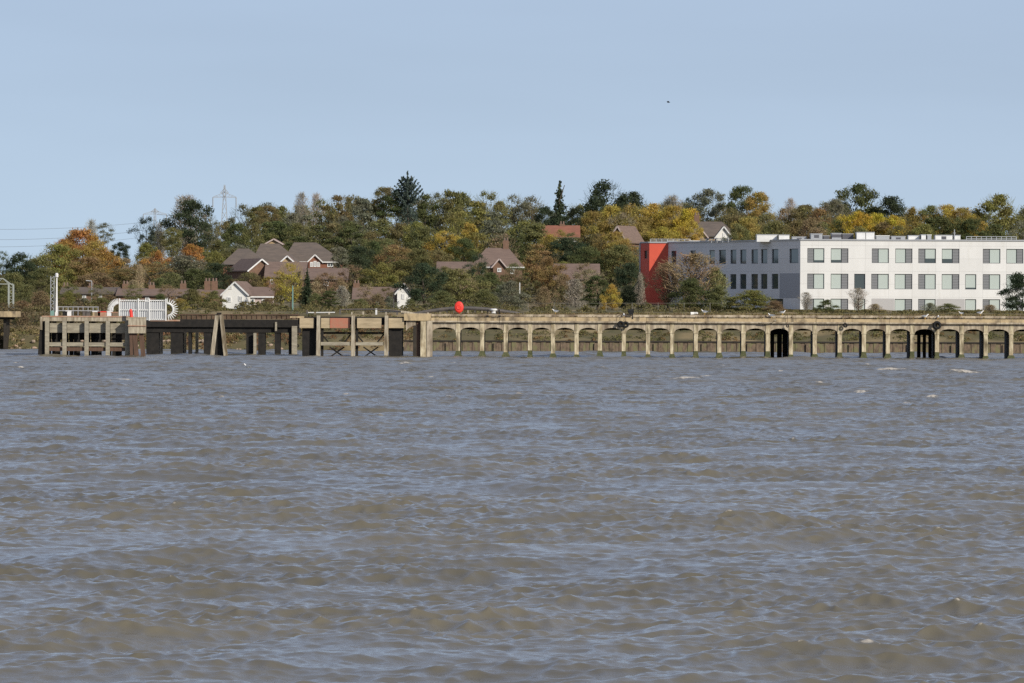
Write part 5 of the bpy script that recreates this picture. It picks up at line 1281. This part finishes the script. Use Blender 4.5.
# --- skyline right of the oak
T(672,195,36,960,'bare','twig','bare grey skyline tree behind the yellow trees')
T(668,200,40,965,'broad','dark','low dark skyline tree behind the bare grey one')
T(690,196,26,965,'loose','blue','blue grey skyline tree beside the rounded grey green tree')
T(708,187,36,962,'broad','grey','rounded grey green tree on the skyline above the chimneyed slate house')
T(741,184,38,955,'broad','green','tall uneven green tree on the skyline past the rounded grey green tree')
T(758,190,28,948,'broad','ochre','ochre flushed tree leaning on the tall uneven green tree')
T(728,205,34,935,'loose','bronze','bronze tree between grey green tree and the black and white gable')
brn = 'brown and olive autumn tree in the row above the wide white roof box'; G5 = 'brown trees above the grey flank'
for px, pt, wd, y, k, c in ((766,212,32,930,'broad','bronze'),(784,207,34,940,'loose','brown'),(802,204,36,938,'broad','bronze'),(820,206,30,935,'loose','russet'),(748,216,34,915,'broad','ochre'),(775,220,36,905,'broad','olive'),(812,217,36,905,'broad','brown')):
    T(px,pt,wd,y,k,c,brn,group=G5)
T(790,198,24,955,'bare','twig','pale bare tree top above the brown row over the flat roof')
T(858,182,48,955,'broad','green','big dark green tree rising highest over the white block')
T(836,197,30,950,'broad','grey','grey green lower shoulder of the big tree over the white block')
T(890,195,44,952,'broad','dark','lower dark tree sloping away from the big green one over the white block')
yel = 'bright yellow autumn tree in front of the big dark green tree'; G6 = 'yellow trees over the white block'
for px, pt, wd, y, k, c in ((842,214,30,920,'broad','gold'),(858,210,34,915,'broad','yellow'),(876,212,30,918,'broad','yellow'),(893,214,28,915,'broad','yellow')):
    T(px,pt,wd,y,k,c,yel,group=G6)
olr = 'olive gold tree in the row between the yellow trees and the last big green tree'; G7 = 'olive gold trees over the stub mast'
for px, pt, wd, y, k, c in ((912,206,32,930,'broad','ochre'),(930,204,34,932,'broad','olive'),(947,203,34,930,'broad','gold'),(962,206,30,928,'broad','ochre'),(972,213,28,920,'broad','gold')):
    T(px,pt,wd,y,k,c,olr,group=G7)
T(998,193,52,935,'broad','lime','large rounded olive green tree over the roof railing of the white block')
T(1030,205,40,940,'broad','olive','olive tree past the large rounded one, cut by the frame')
# --- front row along the embankment
T(693,253,84,738,'bare','brown','large bare brown tree in front of the grey flank and red end')
T(668,262,52,742,'bare','brown','bare brown tree half hiding the red end wall')
T(715,264,44,740,'brush','olive','bare olive grey tree in front of the grey flank windows')
T(690,277,48,732,'bushy','green','dark green shrub growing under the large bare brown tree')
T(718,285,34,730,'bushy','olive','olive shrub between the bare brown tree and the rounded bush')
T(752,289,58,728,'bushy','lime','wide rounded olive bush below the grey flank windows')
T(775,300,24,724,'bushy','brown','small brown shrub at the corner end of the rounded olive bush')
T(806,292,20,728,'bare','twig','small bare shrubby tree at the white block corner')
T(826,299,24,724,'bushy','green','small green bush under the first white block windows')
T(858,288,28,728,'bare','twig','bare fine twigged tree before the white wall')
T(875,303,24,724,'brush','tan','low tan bush under the first grey band panel')
T(930,302,26,724,'brush','grey','low straggly bush under the white wall beside the big tyre bay')
T(948,303,30,726,'bushy','olive','flat olive bush under the second grey band panel')
T(990,304,26,724,'brush','tan','low tan straggly bush under the last windows')
T(1017,271,38,742,'bushy','dark','dark green bushy tree overlapping the far end of the white wall')
T(1045,280,30,742,'bushy','dark','dark bushy tree beyond the frame end of the white wall')
T(290,262,30,745,'loose','gold','yellow green birch behind the grey green mast')
T(281,272,22,748,'loose','ochre','ochre thin tree beside the pinkish cottage wing')
T(307,268,18,750,'spruce','dark','small dark conifer beside the yellow green birch')
T(326,272,32,770,'loose','brown','brown thinning tree below the long low brown roof')
T(330,290,22,735,'tall','green','small dark green tree before the long low brown roof')
T(342,284,28,742,'brush','twig','grey brush next to the bungalow chimney')
T(316,292,20,735,'bushy','olive','olive shrub below the small dark conifer')
T(268,298,24,735,'bushy','brown','brown shrub before the pinkish cottage wing')
T(213,290,26,738,'bushy','olive','olive shrub at the side wall of the white gabled cottage')
T(192,288,30,740,'bushy','olive','olive shrub behind the spiked end of the security fence')
T(180,298,24,728,'bushy','ochre','ochre shrub touching the spiked end of the security fence')
T(376,294,26,735,'bushy','brown','russet shrub in front of the little brown bungalow')
T(360,298,22,732,'bushy','olive','olive shrub below the bungalow chimney')
hed = 'brown olive hedge shrub on the bank near the railway gantry'; G8 = 'hedge shrubs by the railway gantry'
for px, pt, wd, y, k, c in ((4,286,30,735,'bushy','olive'),(26,284,34,735,'bushy','olive'),(40,290,30,728,'bushy','brown'),(22,300,34,716,'brush','brown'),(30,308,26,708,'bushy','bronze'),(12,272,34,775,'broad','olive')):
    T(px,pt,wd,y,k,c,hed,group=G8)
T(68,291,24,735,'bushy','lime','bright yellow green bush behind the dolphin railing')
T(84,297,28,730,'brush','grey','dull grey bush behind the dolphin railing')
T(101,297,30,728,'bushy','olive','olive shrub beyond the dolphin barriers')
T(447,272,34,812,'broad','olive','olive tree hiding the wall of the brown tiled house with the dormer')
T(465,276,26,806,'loose','tan','tan thinning tree before the brown tiled house')
T(512,268,26,815,'loose','brown','brown thinning tree before the white eaves of the large brown house')
T(590,268,34,800,'loose','tan','tan grey thinning tree across the wide brown roofed house')
T(562,272,30,798,'brush','brown','brown brush across the near end of the wide brown roofed house')
T(550,233,28,888,'loose','gold','gold thinning tree across the red tiled house')
T(565,240,30,890,'broad','green','green tree hiding the wall of the red tiled house')
T(606,232,26,872,'loose','ochre','ochre thinning tree close beside the steep white edged gable')
T(624,238,26,868,'loose','ochre','ochre thinning tree standing across the steep white edged gable')
T(296,276,24,800,'loose','brown','brown thinning tree before the dark brown stepped roof')
T(250,272,30,812,'broad','bronze','bronze tree behind the ridge of the white gabled cottage')
T(268,276,22,806,'loose','ochre','ochre thinning tree behind the pinkish cottage wing')
T(316,280,30,800,'brush','tan','tan brush below the long low brown roof')
T(340,276,24,805,'brush','brown','brown brush at the end of the long low brown roof')
T(76,293,26,745,'bushy','olive','olive bush hiding the wall of the long low terrace')
T(110,294,26,742,'bushy','brown','brown bush between the two low terraces')
T(134,296,24,740,'bushy','olive','olive bush over the top of the white fence panels')
T(160,293,22,742,'bushy','green','green bush before the low brown terrace chimneys')
T(205,291,20,746,'loose','ochre','ochre sapling before the two tall chimneys')
T(390,296,18,738,'bushy','grey','grey shrub hiding the bungalow wall')
T(410,298,16,738,'bushy','olive','olive shrub at the foot of the narrow white gabled house')
SKY = [(-20,262),(0,262),(40,266),(120,252),(170,226),(240,213),(300,203),(385,195),(500,201),(560,207),(600,199),(700,203),(760,206),(850,203),(930,212),(1040,207)]
rf = random.Random(4)
for (p0, p1, n_, lab, grp) in ((150,400,11,'dense olive tree closing the skyline row behind the tall pylon and slate roofs','trees closing the skyline by the pylon'),
        (400,610,9,'dense olive tree closing the skyline row between the spiky conifer and the oak','trees closing the skyline by the conifers'),
        (610,1035,18,'dense olive tree closing the skyline row behind the white block','trees closing the skyline behind the white block')):
    for k in range(n_):
        px = p0 + (p1-p0)*(k+rf.uniform(.2,.8))/n_; T(px, lerp_pts(SKY, px)+rf.uniform(-3,5), rf.uniform(30,42), rf.uniform(966,985), ('broad','loose','broad')[k % 3], rf.choice(('olive','grey','bronze','green','olive','lime')), lab, group=grp)
T(444,266,30,818,'broad','olive','olive tree brushing the near eave of the brown tiled house')
T(480,262,26,818,'broad','bronze','bronze tree across the near hip of the large brown house')
T(515,262,24,820,'loose','olive','olive thinning tree at the far hip of the large brown house')
T(616,230,26,870,'broad','ochre','small ochre tree masking the steep white edged gable')
T(548,236,26,888,'broad','ochre','small ochre tree before the near end of the red tiled house')
T(692,219,24,886,'broad','gold','gold tree masking the near end of the chimneyed slate house')
T(737,222,24,886,'broad','olive','olive tree at the far end of the chimneyed slate house')
T(70,283,22,748,'loose','olive','olive sapling before the near end of the long low terrace')
T(97,284,22,748,'loose','bronze','bronze sapling before the middle of the long low terrace')
T(132,284,22,746,'loose','olive','olive sapling before the near half of the low brown terrace')
T(168,284,24,746,'loose','brown','brown sapling before the far half of the low brown terrace')
T(366,284,22,744,'loose','tan','tan sapling before the roof of the little brown bungalow')
T(386,287,18,744,'loose','bronze','bronze sapling by the cream gable of the little brown bungalow')
T(584,262,26,806,'loose','brown','brown sapling before the far end of the wide brown roofed house')
fill = ((236,640,'grey olive tree filling the wooded slope among the houses','trees filling the wooded slope',34,208,262,870,918,('loose','tall','loose','broad')),
        (700,1030,'olive brown tree filling the wood behind the white block','trees filling the wood behind the white block',16,212,228,905,925,('loose','broad','tall')),
        (10,225,'mixed autumn tree filling the low wood behind the terraces','trees filling the low wood',12,248,268,845,885,('loose','broad')))
rf = random.Random(12)
for (p0, p1, lab, grp, n_, t0, t1, y0_, y1_, kinds) in fill:
    for k in range(n_):
        px = p0 + (p1-p0)*(k+rf.uniform(.1,.9))/n_; q = rf.random(); pt = t0 + (t1-t0)*q
        T(px, pt, rf.uniform(26,40), y1_ - (y1_-y0_)*q, kinds[k % len(kinds)], rf.choice(('olive','grey','olive','bronze','lime','green','tan')), lab, group=grp)
T(560,228,18,884,'loose','ochre','ochre thinning tree across the middle of the red tiled house')
T(571,231,14,882,'loose','olive','olive thinning tree before the far end of the red tiled house')
T(64,238,34,876,'broad','orange','orange tree filling the near flank of the big bright orange crown')
T(96,240,40,874,'broad','ochre','ochre orange tree filling the far flank of the big bright orange crown')
T(88,256,46,858,'broad','russet','russet tree spreading low before the big bright orange crown')
# undergrowth closing the wood floor
sp = []
RU = random.Random(5)
for k in range(900):
    y = RU.uniform(790, 985); x = RU.uniform(-.092, .096)*y
    if y > BYW-4 and y < BYW+60 and x > X(630,y): continue
    sp.append((x, y, ground_z(x,y)-.2, RU.uniform(1.2,2.6), RU.uniform(1.0,2.8), 70))
leafstuff('undergrowth', sp, (.12,.105,.05), 9, size=.42)
sp = []
for k in range(260):
    y = RU.uniform(706, 742); x = RU.uniform(-.092, .10)*y
    sp.append((x, y, ground_z(x,y)-.1, RU.uniform(.8,1.8), RU.uniform(.4,1.3 if x < 22 else .45), 80))
leafstuff('scrub_foliage', sp, (.16,.135,.062), 10, size=.28)
